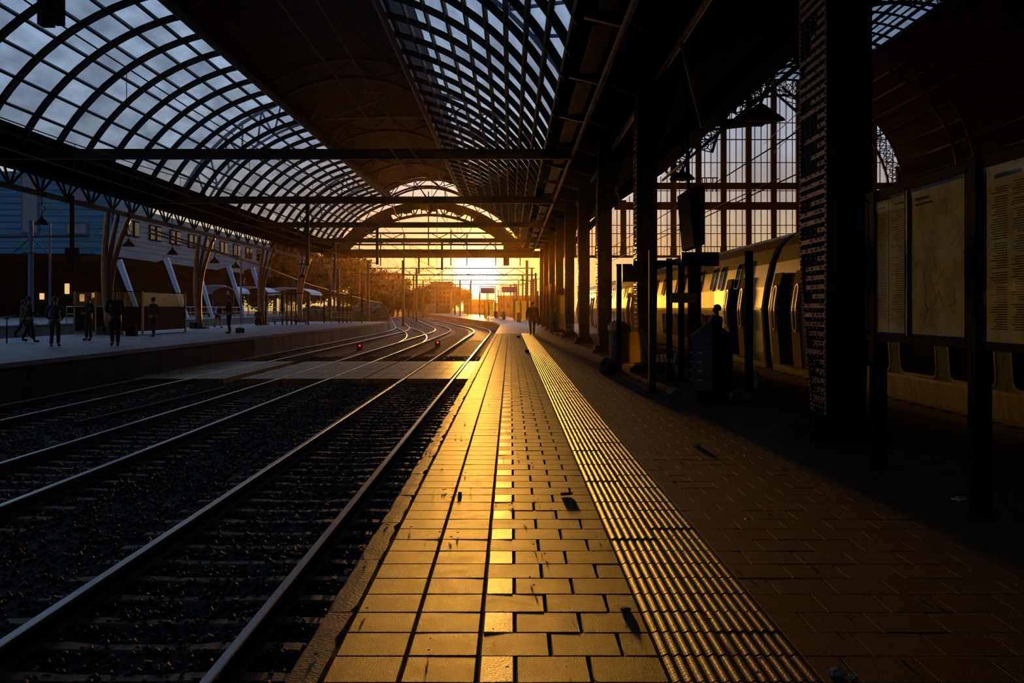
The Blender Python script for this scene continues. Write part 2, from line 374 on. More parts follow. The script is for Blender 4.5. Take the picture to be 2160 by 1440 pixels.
# --- left island platform and the one beyond it
def lx(y): return -12.05 + .008 * y
b = MB(); m_ = MB()
ysl = [-40, 0, 20, 40, 47.5]
def left_rows(yl): return [[(lx(y), y, -.9), (lx(y), y, .06), (lx(y) - .02, y, .06)] for y in yl]
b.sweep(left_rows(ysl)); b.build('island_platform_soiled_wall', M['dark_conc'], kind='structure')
end = [(lx(y), y) for y in (47.5, 60, 75, 90, 94)] + [(lx(94) - .15, 96.5), (lx(94) - .7, 98.6), (lx(94) - 1.8, 100), (lx(94) - 4, 100.6), (-21.5, 101), (-21.5, 60), (-21.5, -40)]
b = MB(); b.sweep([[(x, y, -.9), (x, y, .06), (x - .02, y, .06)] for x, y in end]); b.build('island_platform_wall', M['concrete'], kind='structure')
poly = [(lx(y), y) for y in (-40, 0, 47.5)] + end
poly = poly[:3] + end[1:]
t_ = MB(); t_.prism([(x + (.06 if x > -13.9 else 0), y) for x, y in poly], 'z', .05, .17); t_.build('island_platform_surface', M['deckL'], kind='structure')
b = MB(); b.prism([(-27, -40), (-27, 175), (-44, 175), (-60, 40), (-60, -40)], 'z', -.9, .46); b.build('far_platform_wall', M['concrete'], kind='structure')
b = MB(); b.prism([(-26.95, -40), (-26.95, 175), (-44, 175), (-60, 40), (-60, -40)], 'z', .461, .53); b.build('far_platform_surface', M['deckL'], kind='structure')
b = MB(); b.add([(-400, 176, -.86), (-24, 176, -.86), (-30, 900, -.86), (-400, 900, -.86)], [(0, 1, 2, 3)]); b.build('verge', M['grass'], kind='structure')

# ================================================================ TRACKS
RP = [(-.036, -.035), (-.036, -.008), (-.028, -.001), (.028, -.001), (.036, -.008), (.036, -.035), (.009, -.05), (.009, -.145), (.07, -.158), (.07, -.17), (-.07, -.17), (-.07, -.158), (-.009, -.145), (-.009, -.05)]
RT = -.67
def rail_mesh(fx, ya, yb, side):
    n_ = max(2, int((yb - ya) / 2.0)); b = MB(); rows = []
    for i in range(n_ + 1):
        y = ya + (yb - ya) * i / n_
        d = (fx(y + .2) - fx(y - .2)) / .4; L = math.hypot(1, d); nx, ny = 1 / L, -d / L
        rows.append([(fx(y) + nx * (side * .7525 + px), y + ny * (side * .7525 + px), RT + pz) for px, pz in RP])
    b.sweep(rows, closed=True)
    m = len(RP); 
    b.mi = [0 if (k % m) in (1, 2, 3, 4) else 1 for k in range(len(b.f))]
    return b
def sleeper_mesh():
    s = MB(); rows = []
    for x, h, wd in ((-1.26, -.06, .07), (-1.24, -.01, .095), (-.95, .0, .095), (-.5, .0, .095), (-.3, -.012, .08), (.3, -.012, .08), (.5, .0, .095), (.95, .0, .095), (1.24, -.01, .095), (1.26, -.06, .07)):
        rows.append([(x, -wd - .02, -.2), (x, -wd, h - .02), (x, -wd + .025, h), (x, wd - .025, h), (x, wd, h - .02), (x, wd + .02, -.2)])
    s.sweep(rows); k = len(s.v); s.f += [tuple(range(6)), tuple(range(k - 6, k))]; s.mi += [0, 0]
    return s
sl_me = None
def track(name, label, fx, ya, yb, s0, s1, spacing=.6, single=100):
    global sl_me
    t = thing(name, label, 'railway track', (fx(ya), ya, -.9))
    for sd in (-1, 1): rail_mesh(fx, ya, yb, sd).build('rail', [M['rail'], M['rail_web']], t, world=True)
    y = s0; i = 0; rest = MB()
    while y < s1:
        if not 31.4 < y < 42.2:
            d = math.atan2(fx(y + .2) - fx(y - .2), .4)
            if i < single:
                if sl_me is None:
                    s = sleeper_mesh().build('sleeper', M['sleeper'], t); sl_me = s.data
                else:
                    s = bpy.data.objects.new('sleeper', sl_me); col.objects.link(s); s.parent = t
                s.location = (fx(y) - t.location.x + random.uniform(-.01, .01), y - ya, RT - .165 + .9 + random.uniform(-.006, .004)); s.rotation_euler = (0, 0, -d + random.uniform(-.006, .006))
                i += 1
            else:
                c, s_ = math.cos(-d), math.sin(-d)
                for x in (0,):
                    P = [(-1.25, -.13), (1.25, -.13), (1.25, .13), (-1.25, .13)]
                    q = [(fx(y) + a_ * c - b_ * s_, y + a_ * s_ + b_ * c) for a_, b_ in P]
                    rest.add([(u, v, -.89) for u, v in q] + [(u, v, RT - .17) for u, v in q], [(4, 5, 6, 7), (0, 1, 5, 4), (1, 2, 6, 5), (2, 3, 7, 6), (3, 0, 4, 7)])
        y += spacing
    if rest.f: rest.build('distant_sleepers', M['sleeper'], t, world=True, kind='stuff')
    return t
TC = (-2.49, -6.26, -10.45)
track('railway_track', 'nearest railway track, running beside the platform the camera stands on', lambda y: TC[0] + off(y), -4, 260, 4.1, 240, .595)
track('railway_track', 'middle railway track, between the nearest track and the one under the island platform', lambda y: TC[1] + off(y), -4, 260, 6, 240)
track('railway_track', 'farthest left railway track, directly below the island platform wall', lambda y: TC[2] + off(y), -4, 260, 10, 240)
def xo(y):
    t = min(1, max(0, (y - 62) / 58)); t = t * t * (3 - 2 * t); return TC[1] + (TC[2] - TC[1]) * t + off(y)
t = thing('crossover_track', 'curved crossover rails linking the middle track to the farthest left track', 'railway track', (TC[1], 63, -.9))
for sd in (-1, 1): rail_mesh(xo, 66, 118, sd).build('rail', [M['rail'], M['rail_web']], t, world=True)
t = thing('railway_track', 'railway track on which the yellow train stands', 'railway track', (7.95, -4, -.9))
for sd in (-1, 1): rail_mesh(lambda y: 7.95, -4, 200, sd).build('rail', [M['rail'], M['rail_web']], t, world=True)
# spare rails lying between tracks
def loose_rail(x0, y0, x1, y1, label):
    r = MB(); r.beam((x0, y0, -.83), (x1, y1, -.83), .07, .12); o = r.build('spare_rail', M['rail_web']); tag(o, label, 'rail')
loose_rail(-8.5, 20.5, -8.1, 29.5, 'rusty spare rail lying on the ballast between the middle and far left tracks')
loose_rail(-4.5, 44, -4.3, 60, 'rusty spare rail lying on the ballast beyond the crossing plates')
# --- staff crossing: plates level with the rail heads
def plate(x0, x1, y0, y1, label, grp):
    p = MB(); nseg = 6; w_ = (x1 - x0)
    p.box((x0, y0, -.88), (x1, y1, RT - .012))
    for i in range(1, 3): p.box((x0 + w_ * i / 3 - .012, y0 + .02, RT - .012), (x0 + w_ * i / 3 + .012, y1 - .02, RT - .006))
    o = p.build('crossing_plate', M['board']); tag(o, label, 'crossing plate', grp)
for ti, nm in ((0, 'nearest'), (1, 'middle'), (2, 'farthest left')):
    c = TC[ti]
    for (a_, b_, where) in ((-1.95 if ti < 2 else -1.2, -.83, 'left of the rails of the'), (-.66, .66, 'between the rails of the'), (.83, 1.75 if ti else 1.5, 'right of the rails of the')):
        for r, ynm in enumerate(('nearest', 'second', 'third', 'farthest')):
            y0 = 31.6 + r * 2.6
            plate(c + a_, c + b_, y0, y0 + 2.5, f'brown crossing plate {where} {nm} track, {ynm} of its row', 'crossing plates laid across the tracks')
# ================================================================ MAIN TRAIN SHED ROOF
RC = (-7.65, 3.326); RR = 8.43; OFFC = 1.62
def arc(th, r):          # three-centred arch: each glazed flank has its own centre
    return (RC[0] + (-OFFC if th < 0 else OFFC) + r * math.sin(R_(th)), RC[1] + r * math.cos(R_(th)))
LC = (-7.65, 6.2)
def lan(th, r): return (LC[0] + r * math.sin(R_(th)), LC[1] + r * math.cos(R_(th)))
def arc_sweep(mb, th0, th1, r0, r1, y0, y1, n=16, fn=arc):
    rows = []
    for i in range(n + 1):
        th = th0 + (th1 - th0) * i / n; a_ = fn(th, r0); b_ = fn(th, r1)
        rows.append([(a_[0], y0, a_[1]), (a_[0], y1, a_[1]), (b_[0], y1, b_[1]), (b_[0], y0, b_[1])])
    mb.sweep(rows, closed=True); k = len(mb.v); mb.f += [(k - 4, k - 3, k - 2, k - 1), (k - 4 * n - 4, k - 4 * n - 3, k - 4 * n - 2, k - 4 * n - 1)]; mb.mi += [0, 0]
YR0, YR1 = -27.5, 97.5
TH = (-61.8, -12.5, 12.5, 61.8); LT = 32.3
roof = setting('roof', (RC[0], 0, 6.7))
ribs = [YR0 + 2.5 * k + .55 for k in range(50)]
for i, y in enumerate(ribs):
    b = MB()
    for (ta, tb) in ((TH[0] - 1.5, TH[1]), (TH[2], TH[3] + 1.5)):
        arc_sweep(b, ta, tb, RR - .22, RR - .20, y - .06, y + .06, 14); arc_sweep(b, ta, tb, RR - .20, RR - .03, y - .018, y + .018, 14); arc_sweep(b, ta, tb, RR - .03, RR - .01, y - .08, y + .08, 14)
    b.build('roof_rib', M['steel'], roof, world=True)
NL, NR = 8, 9
def purl(th):
    b = MB(); p = arc(th, RR - .14); r = arc(th, RR); up = Vector((r[0] - p[0], 0, r[1] - p[1])).normalized()
    b.beam((p[0], YR0, p[1]), (p[0], YR1, p[1]), .085, .13, up); b.build('purlin', M['steel_brown'] if th > 0 else M['steel'], roof, world=True)
thl = [TH[0] + (TH[1] - TH[0]) * i / NL for i in range(NL + 1)]; thr = [TH[2] + (TH[3] - TH[2]) * i / NR for i in range(NR + 1)]
for th in thl + thr: purl(th)
for k, ths in enumerate((thl, thr)):
    b = MB()
    for t0, t1 in zip(ths, ths[1:]):
        for y0, y1 in zip([YR0] + ribs, ribs + [YR1]):
            P = [arc(t0 + (t1 - t0) * j / 2, RR + .01) for j in range(3)]
            b.add([(P[j][0], y, P[j][1]) for j in range(3) for y in (y0, y1)], [(0, 1, 3, 2), (2, 3, 5, 4)])
    b.build('roof_glazing', M['roof_glass'], roof, world=True)
# raised lantern deck over the middle, with gutter girders on both sides
b = MB(); rows = []
for i in range(21):
    th = -LT + 2 * LT * i / 20; p = lan(th, 7.5); q = lan(th, 7.62); rows.append([(p[0], YR0, p[1]), (p[0], YR1, p[1]), (q[0], YR1, q[1]), (q[0], YR0, q[1])])
b.sweep(rows, closed=True)
b.build('roof_deck', M['deck_under'], roof, world=True)
for th, sg in ((TH[1], -1), (TH[2], 1)):
    b = MB(); p = arc(th, RR - .1); q = lan(sg * LT, 7.55); b.ibeam((p[0], YR0, p[1]), (p[0], YR1, p[1]), .30, .42, .03, Vector((sg * .3, 0, 1)).normalized())
    b.build('gutter_girder', M['steel'], roof, world=True)
    b = MB(); r_ = arc(th, RR - .5); b.tube([(r_[0], YR0, r_[1]), (r_[0], YR1, r_[1])], .035, 6); b.build('cable_pipe', M['galv'], roof, world=True)
    b = MB(); b.add([(p[0], YR0, p[1]), (p[0], YR1, p[1]), (q[0], YR1, q[1]), (q[0], YR0, q[1])], [(0, 1, 2, 3)]); b.build('lantern_side', M['deck_under'], roof, world=True)
TIES = [35.5 + 15.05 * k for k in range(-4, 5) if k != -1]
for y in TIES + [97.2]:
    b = MB()
    for r in (7.36, 6.45): arc_sweep(b, -LT, LT, r - .08, r + .08, y - .1, y + .1, 14, lan)
    m_ = 6
    for i in range(m_):
        t0 = -LT + 2 * LT * i / m_; t1 = -LT + 2 * LT * (i + 1) / m_
        p = lan(t0, 7.3 if i % 2 else 6.5); q = lan(t1, 6.5 if i % 2 else 7.3); b.beam((p[0], y, p[1]), (q[0], y, q[1]), .08, .08)
    b.build('arched_truss', M['steel_brown'], roof, world=True)
for k in range(-3, 4):
    b = MB(); y = 35.5 + 15.05 * k
    for sg in (-1, 1):
        p = lan(sg * LT, 6.6); q = lan(sg * 4, 7.3); b.tube([(p[0], y, p[1]), (q[0], y + 7.5, q[1])], .025, 5); b.tube([(p[0], y + 15, p[1]), (q[0], y + 7.5, q[1])], .025, 5)
    b.build('bracing_rod', M['steel_brown'], roof, world=True)
# outer bow trusses above the glazing, seen blurred through the panes
for y in (30, 59, 88):
    b = MB(); pr = None
    for i in range(19):
        th = -62 + i * 124 / 18; p = arc(th, RR + .5); q = arc(th, RR + 2.0)
        if i % 2: b.beam((p[0], y, p[1]), (q[0], y, q[1]), .1, .1)
        if pr: b.beam((pr[0][0], y, pr[0][1]), (p[0], y, p[1]), .12, .12); b.beam((pr[1][0], y, pr[1][1]), (q[0], y, q[1]), .16, .16); b.beam((pr[0][0], y, pr[0][1]), (q[0], y, q[1]), .09, .09)
        pr = (p, q)
    b.build('outer_bow_truss', M['galv'], roof, world=True)
# left eave: soffit, lattice girder with fan-shaped webs
b = MB(); p = arc(TH[0], RR)
b.sweep([[(-16.5, y, p[1] + .25), (-16.62, y, p[1] - .25), (-17.6, y, 6.55), (-19.2, y, 6.8), (-19.2, y, 7.3), (-17.0, y, p[1] + .35)] for y in (YR0, YR1)], closed=True)
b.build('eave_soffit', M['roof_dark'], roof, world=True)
LX = -18.6
b = MB(); b.beam((LX, YR0, 6.82), (LX, YR1, 6.82), .18, .2); b.beam((LX, YR0, 5.98), (LX, YR1, 5.98), .16, .2); b.build('lattice_girder_chords', M['steel'], roof, world=True)
b = MB(); y = YR0
while y < YR1 - 2.5:
    for u in (-1.25, -.5, .5, 1.25): b.beam((LX, y + 1.25, 6.0), (LX, y + 1.25 + u, 6.8), .07, .07)
    y += 2.5
b.build('lattice_girder_webs', M['steel'], roof, world=True, kind='stuff')
# right eave: crossbars, ceiling trays, twin tubes and braces
b = MB()
pr_ = arc(TH[3], RR)
b.sweep([[(pr_[0] - .1, y, pr_[1] + .2), (pr_[0] - .05, y, pr_[1] - .1), (1.75, y, 7.0), (3.6, y, 7.0), (3.6, y, 7.25), (pr_[0], y, pr_[1] + .4)] for y in (YR0, YR1)], closed=True)
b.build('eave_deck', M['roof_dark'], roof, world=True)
for k in range(-5, 16):
    y = 19.5 + 5.03 * k; b = MB(); b.beam((1.40, y, 6.98), (2.15, y, 6.80), .16, .22); b.build('eave_crossbar', M['steel'], roof, world=True)
for k in range(-5, 15):
    y = 19.5 + 5.03 * k; b = MB(); b.box((1.62, y + .5, 6.86), (1.98, y + 4.5, 6.9)); b.box((1.60, y + .5, 6.84), (1.64, y + 4.5, 6.96)); b.build('ceiling_tray', M['steel_brown'], roof, world=True)
for x, z in ((2.1, 6.65), (3.33, 6.66)):
    b = MB(); b.tube([(x, YR0, z), (x, YR1, z)], .065, 10); b.build('eave_tube', M['tube'], roof, world=True)
for k in range(-4, 15):
    y = 18.8 + 5.05 * k; b = MB(); b.tube([(2.1, y, 6.65), (3.33, y + 2.3, 6.66)], .02, 6)
    b.build('wind_brace', M['galv'], roof, world=True)
for k in range(6):
    y = 20.4 + 15.05 * k - .2; b = MB(); b.beam((3.3, y, 6.62), (3.72, y, 4.95), .07, .07); b.build('eave_strut', M['tube'], roof, world=True)
# cross ties
for i, y in enumerate(TIES):
    b = MB(); b.ibeam((-17.6, y, 6.69), (2.15, y, 6.69), .22, .30, .04); o = b.build('tie_beam', M['steel'], kind='structure')
for x, y, z1, z0 in ((-9.85, 50.6, 6.6, 3.5), (-8.4, 65.7, 6.6, 4.2), (-5.3, 80.7, 6.6, 4.4), (-8.4, 95.6, 6.6, 4.6), (-13.6, 80.7, 6.6, 3.4)):
    b = MB(); b.beam((x, y, z1), (x, y, z0), .16, .16); b.beam((x, y, z0 + .1), (x - .5, y, z0 + .1), .05, .05); b.build('drop_post', M['steel'], roof, world=True)
# ---- gable arch at the open end
gab = setting('gable_arch', (RC[0], 98.0, 6.7))
def garc(hh, apex, R, n=24, z0=None):      # arc of radius R with apex height (above camera), half width hh
    pts = []
    cz = apex - R
    tm = math.asin(min(.9999, hh / R))
    for i in range(n + 1):
        th = -tm + 2 * tm * i / n; pts.append((RC[0] + R * math.sin(th), cz + R * math.cos(th) + CAMZ))
    return pts
def chordmesh(b, pts, y, w_, h_):
    for p, q in zip(pts, pts[1:]): b.beam((p[0], y, p[1]), (q[0], y, q[1]), w_, h_, (0, 1, 0))
GY = 97.9
o1 = [(arc(t, RR - .15)[0], arc(t, RR - .15)[1]) for t in [-64 + 5.15 * k for k in range(11)]] + [lan(-32 + 64 * k / 6, 7.4) for k in range(7)] + [(arc(t, RR - .15)[0], arc(t, RR - .15)[1]) for t in [12.5 + 5.15 * k for k in range(11)]]; o2 = garc(9.35, 9.95, 11.0, 28); o3 = garc(8.3, 8.75, 10.6, 28)
b = MB(); chordmesh(b, o1, GY, .25, .25); b.build('outer_chord', M['steel_brown'], gab, world=True)
b = MB(); chordmesh(b, o2, GY, .22, .22); chordmesh(b, o3, GY, .26, .26); b.build('inner_chords', M['steel_brown'], gab, world=True)
b = MB()
for i in range(28):
    p, q = (o1[i], o2[i + 1]) if i % 2 else (o2[i], o1[i + 1]); b.beam((p[0], GY, p[1]), (q[0], GY, q[1]), .08, .08)
for i in range(28):
    p, q = (o2[i], o3[i + 1]) if i % 2 else (o3[i], o2[i + 1]); b.beam((p[0], GY, p[1]), (q[0], GY, q[1]), .12, .12)
    b.beam((o2[i][0], GY, o2[i][1]), (o3[i][0], GY, o3[i][1]), .1, .1)
b.build('arch_lattice', M['steel_brown'], gab, world=True)
# solid haunch panels filling the band between the arcs left and right
for rng_, nm in (((1, 9), 'left'), ((20, 27), 'right')):
    b = MB()
    for i in range(rng_[0], rng_[1]):
        a_, c_, d_, e_ = o2[i], o2[i + 1], o3[i + 1], o3[i]
        b.add([(a_[0], GY + .1, a_[1]), (c_[0], GY + .1, c_[1]), (d_[0], GY + .1, d_[1]), (e_[0], GY + .1, e_[1]), (a_[0], GY + .16, a_[1]), (c_[0], GY + .16, c_[1]), (d_[0], GY + .16, d_[1]), (e_[0], GY + .16, e_[1])], [(0, 1, 2, 3), (7, 6, 5, 4), (0, 4, 5, 1), (2, 6, 7, 3)])
    b.build('haunch_panel', M['steel_brown'], gab, world=True)
b = MB()
for i in range(9, 20):
    p, q = o2[i], o2[i + 1]; e = .62 + .12 * ((i * 7) % 3)
    b.add([(p[0], GY, p[1] + .1), (q[0], GY, q[1] + .1), (q[0], GY, q[1] - e), (p[0], GY, p[1] - e), (p[0], GY + .1, p[1] + .1), (q[0], GY + .1, q[1] + .1), (q[0], GY + .1, q[1] - e), (p[0], GY + .1, p[1] - e)], [(0, 1, 2, 3), (7, 6, 5, 4), (0, 4, 5, 1), (1, 5, 6, 2), (2, 6, 7, 3), (3, 7, 4, 0)])
b.build('crown_panel', M['steel_brown'], gab, world=True)
for z, x0, x1, h in ((CAMZ + 10.35, -11.4, -3.4, .12), (CAMZ + 7.05, -15.2, .2, .16), (CAMZ + 7.75, -13.7, -1.5, .10), (CAMZ + 5.98, -16.6, 2.0, .18), (CAMZ + 5.05, -17.6, 3.0, .62)):
    b = MB(); b.ibeam((x0, GY, z), (x1, GY, z), .2, h, .03) if h > .4 else b.beam((x0, GY, z), (x1, GY, z), .15, h)
    b.build('gable_rail', M['steel_brown'], gab, world=True)
for x, z0, z1 in ((-15.2, 5.3, 6.2), (-14.2, 5.3, 8.4), (-12.2, 5.3, 8.4), (-10, 5.3, 8.5), (-7.7, 5.3, 12.4), (-5.6, 5.3, 8.8), (-4.1, 5.3, 8.4), (-1.4, 5.3, 8.2), (-0.4, 5.3, 8.5), (.9, 5.3, 7.4), (-7.6, 10.2, 11.2)):
    b = MB(); b.beam((x, GY, z0 + CAMZ - 1.3), (x, GY, z1), .1 if x != -.4 else .55, .1); b.build('gable_post', M['steel_brown'], gab, world=True)
for (x0, z0, x1, z1) in ((-14.2, 7.5, -12.2, 8.5), (-12.2, 7.5, -10, 8.5), (-5.6, 7.5, -4.1, 8.5), (-7.7, 7.5, -5.6, 8.6), (-2.6, 8.3, -1.2, 6.9)):
    b = MB(); b.beam((x0, GY, z0), (x1, GY, z1), .07, .07); b.beam((x0, GY, z1), (x1, GY, z0), .07, .07); b.build('gable_brace', M['steel_brown'], gab, world=True)
for x, z in ((-.9, 11.1), (-.9, 10.2)):
    b = MB(); b.lathe([(.05, -.3), (.42, -.3), (.3, .1), (.05, .2)], (x, GY - .6, z), 10); b.build('gable_floodlight', M['straw'], gab, world=True)
# curved fan columns on the island platform
def fan_column(x, y):
    t = thing('curved_fan_column', '', 'column', (x, y, .17), 'curved steel columns on the island platform')
    b = MB(); b.box((-.42, -.4, 0), (.42, .4, .12)); b.box((-.62, -.3, 0), (-.3, .3, .42)); b.build('base_plate', M['steel'], t)
    for k, (tx, ty) in enumerate(((.22, -.8), (.45, -.1), (.70, .8))):
        pts = []
        for i in range(11):
            s = i / 10; pts.append((-.1 + tx * (s ** 2.2) + .25 * (1 - s) * s * 0 - .22 * math.sin(math.pi * s) * (1 - .2 * k), ty * s * s, .1 + 5.75 * s))
        b = MB(); b.tube(pts, [.2 - .08 * (i / 10) for i in range(11)], 10); b.build('curved_tube', M['tube'] if k != 1 else M['galv'], t, smooth=True)
    return t
ordn = ('nearest to the camera', 'second nearest to the camera', 'third in the row', 'last, just before the gable')
cols_ = [fan_column(-19.35, 50.6)]
cols_[0]['label'] = 'curved triple-tube steel column rising behind the fenced enclosure, ' + ordn[0]
for i, (x, y) in enumerate(((-19.5, 65.7), (-19.1, 80.7), (-19.1, 95.5))):
    c = dup(cols_[0], (x, y, .17), label='curved triple-tube steel column on the island platform, ' + ordn[i + 1])
# ================================================================ OLD HALL ON THE RIGHT (setting)
VC = (26.0, 11.65); VR = 11.8
hall = setting('old_hall', (26, 50, 0))
HY0, HY1 = -28., 99.8
b = MB(); rows = []
def vp(t, r=VR): return (VC[0] + r * math.sin(R_(t)), VC[1] + r * math.cos(R_(t)))
vL = [(2.0, 7.15), (3.4, 7.2)] + [vp(t) for t in (-77, -70, -60, -50, -40, -30, -20, -10)]
vR = [vp(t) for t in (21, 30, 40, 50, 60, 70, 80, 90)] + [(38, -.9)]
for v_ in (vL, vR):
    b.sweep([[(x, y, z) for x, z in v_] for y in (HY0, HY1)], closed=False); b.sweep([[(x + (.3 if x > 26 else -.1), y, z + .35) for x, z in v_] for y in (HY0, HY1)], closed=False)
r_ = MB(); r_.sweep([[(*vp(t, VR + .1)[:1], y, vp(t, VR + .1)[1]) for t in (-10, 0, 10, 21)] for y in (HY0, HY1)]); r_.build('ridge_skylight', M['skylight'], hall, world=True)
for t in range(-10, 22, 3):
    r_ = MB(); x, z = vp(t, VR); r_.beam((x, HY0, z), (x, HY1, z), .09, .12); r_.build('skylight_purlin', M['steel_blk'], hall, world=True)
for k in range(51):
    r_ = MB(); y = HY0 + 2.5 * k; r_.sweep([[(vp(t, VR - .2)[0], y, vp(t, VR - .2)[1]), (vp(t, VR)[0], y, vp(t, VR)[1]), (vp(t, VR)[0], y + .16, vp(t, VR)[1])] for t in range(-12, 25, 4)], closed=True); r_.build('skylight_rib', M['steel_blk'], hall, world=True)
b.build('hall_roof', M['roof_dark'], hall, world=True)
b = MB(); b.add([(-30, HY0, -1), (40, HY0, -1), (40, HY0, 26), (-30, HY0, 26)], [(0, 1, 2, 3)]); b.build('wall_back', M['darkwall'], kind='structure')
# small skylight strips in the aisle roof
for (y0, y1, s0, s1) in ((33.5, 36, .80, .98), (36.3, 39, .80, .98), (29.0, 31, .93, .99)):
    def ap(s, y, dz): return (3.4 + (14 - 3.4) * s, y, 7.2 + (11.45 - 7.2) * s + dz)
# purlins under the vault
for t in range(-80, 81, 8):
    b = MB(); x, z = VC[0] + (VR - .15) * math.sin(R_(t)), VC[1] + (VR - .15) * math.cos(R_(t)); b.beam((x, HY0, z), (x, HY1, z), .12, .2); b.build('hall_purlin', M['steel_blk'], hall, world=True)
# arched lattice trusses
def hall_arch(y, curl=True, mt='steel_blk', t0=-76.5, t1=90):
    b = MB(); R1, R2 = VR - .25, VR - 1.75; n_ = int((t1 - t0) / 4.5)
    P = [[(VC[0] + r * math.sin(R_(t0 + 4.5 * i)), y, VC[1] + r * math.cos(R_(t0 + 4.5 * i))) for i in range(n_ + 1)] for r in (R1, R2)]
    for i in range(n_):
        b.beam(P[0][i], P[0][i + 1], .2, .22, (0, 1, 0)); b.beam(P[1][i], P[1][i + 1], .2, .22, (0, 1, 0))
        b.beam(P[0][i], P[1][i + 1], .07, .07, (0, 1, 0)); b.beam(P[1][i], P[0][i + 1], .07, .07, (0, 1, 0)); b.beam(P[0][i], P[1][i], .08, .08, (0, 1, 0))
        if curl:
            c = [(P[0][i][k] + P[0][i + 1][k] + P[1][i][k] + P[1][i + 1][k]) / 4 for k in range(3)]
            b.tube([(c[0] + .34 * math.cos(a / 8 * 6.283), y, c[2] + .34 * math.sin(a / 8 * 6.283)) for a in range(9)], .05, 5, cap=False)
    b.build('arched_truss', M[mt], hall, world=True)
for y in (99.2, 84, 69, 54, 39, 24, 9): hall_arch(y, y > 60, 'steel_blk' if y < 99 else 'steel_brown')
# steep raking lattice strut that crosses the end glazing on its right side, and cable
b = MB()
for (p, q) in (((22.7, 92, 21.0), (31.2, 92, 13.6)), ((23.9, 92, 21.0), (32.3, 92, 13.9))): b.beam(p, q, .16, .2)
for i in range(12):
    s = i / 12; u = (i + 1) / 12; b.beam((22.7 + 8.5 * s, 92, 21 - 7.4 * s), (23.9 + 8.4 * u, 92, 21 - 7.1 * u), .07, .07)
b.build('raking_lattice_strut', M['steel_brown'], hall, world=True)
# glazed end wall
wall = setting('window_1', (20, 100, 0))
WX0, WX1, WZ0 = 4.2, 37.9, 6.4
def topz(x):
    if x < 14.5: return 7.1 + (x - 3.4) * .635
    return VC[1] + math.sqrt(max(0, (VR - .1) ** 2 - (x - VC[0]) ** 2))
b = MB(); xs = np.linspace(WX0, WX1, 60)
b.sweep([[(x, 100.1, WZ0), (x, 100.1, topz(x))] for x in xs]); b.build('window_glazing', M['wall_glass'], wall, world=True)
x = WX0; i = 0
while x < WX1:
    b = MB(); big = i % 4 == 3
    b.beam((x, 99.95, WZ0 - (0 if big else 0)), (x, 99.95, topz(x)), .56 if big else .08, .3 if big else .07, (0, 1, 0)); b.build('thick_mullion' if big else 'glazing_bar', M['steel_brown'], wall, world=True)
    x += .60; i += 1
for z, h in ((WZ0, .25), (8.6, .07), (9.4, .07), (11.25, .72), (12.7, .07), (13.15, .62), (15.4, .08), (17.6, .10), (19.2, .08)):
    if z > 13:
        hx = math.sqrt(max(0, (VR - .2) ** 2 - (z - VC[1]) ** 2)); x0, x1 = VC[0] - hx, VC[0] + hx
        if z < 14.2: x0 = 3.4 + (z - 7.1) / .635
    else: x0, x1 = (WX0 if z < 7.4 else max(WX0, 3.4 + (z - 7.1) / .635)), WX1
    b = MB(); b.beam((x0, 99.9, z), (x1, 99.9, z), .34 if h > .3 else .07, h); b.build('window_transom', M['steel_brown'], wall, world=True)
for x in range(5, 38, 1):
    if x % 1 == 0: 
        pass
b = MB(); x = WX0
while x < WX1: b.beam((x, 99.9, WZ0 + .1), (x, 99.9, WZ0 + .95), .05, .05, (0, 1, 0)); x += .3
b.beam((WX0, 99.9, WZ0 + .95), (WX1, 99.9, WZ0 + .95), .06, .08); b.build('sill_balustrade', M['steel_brown'], wall, world=True)
# brackets on the gable rail
for x in (18.7, 31):
    b = MB(); b.beam((x - .8, 98, 13.7), (x + .8, 98, 13.7), .1, .1)
    for d in (-.7, -.3, .3, .7): b.beam((x + d, 98, 13.7), (x + d * .9, 98, 12.4), .08, .08, (0, 1, 0))
    b.build('rail_bracket', M['steel_blk'], wall, world=True)

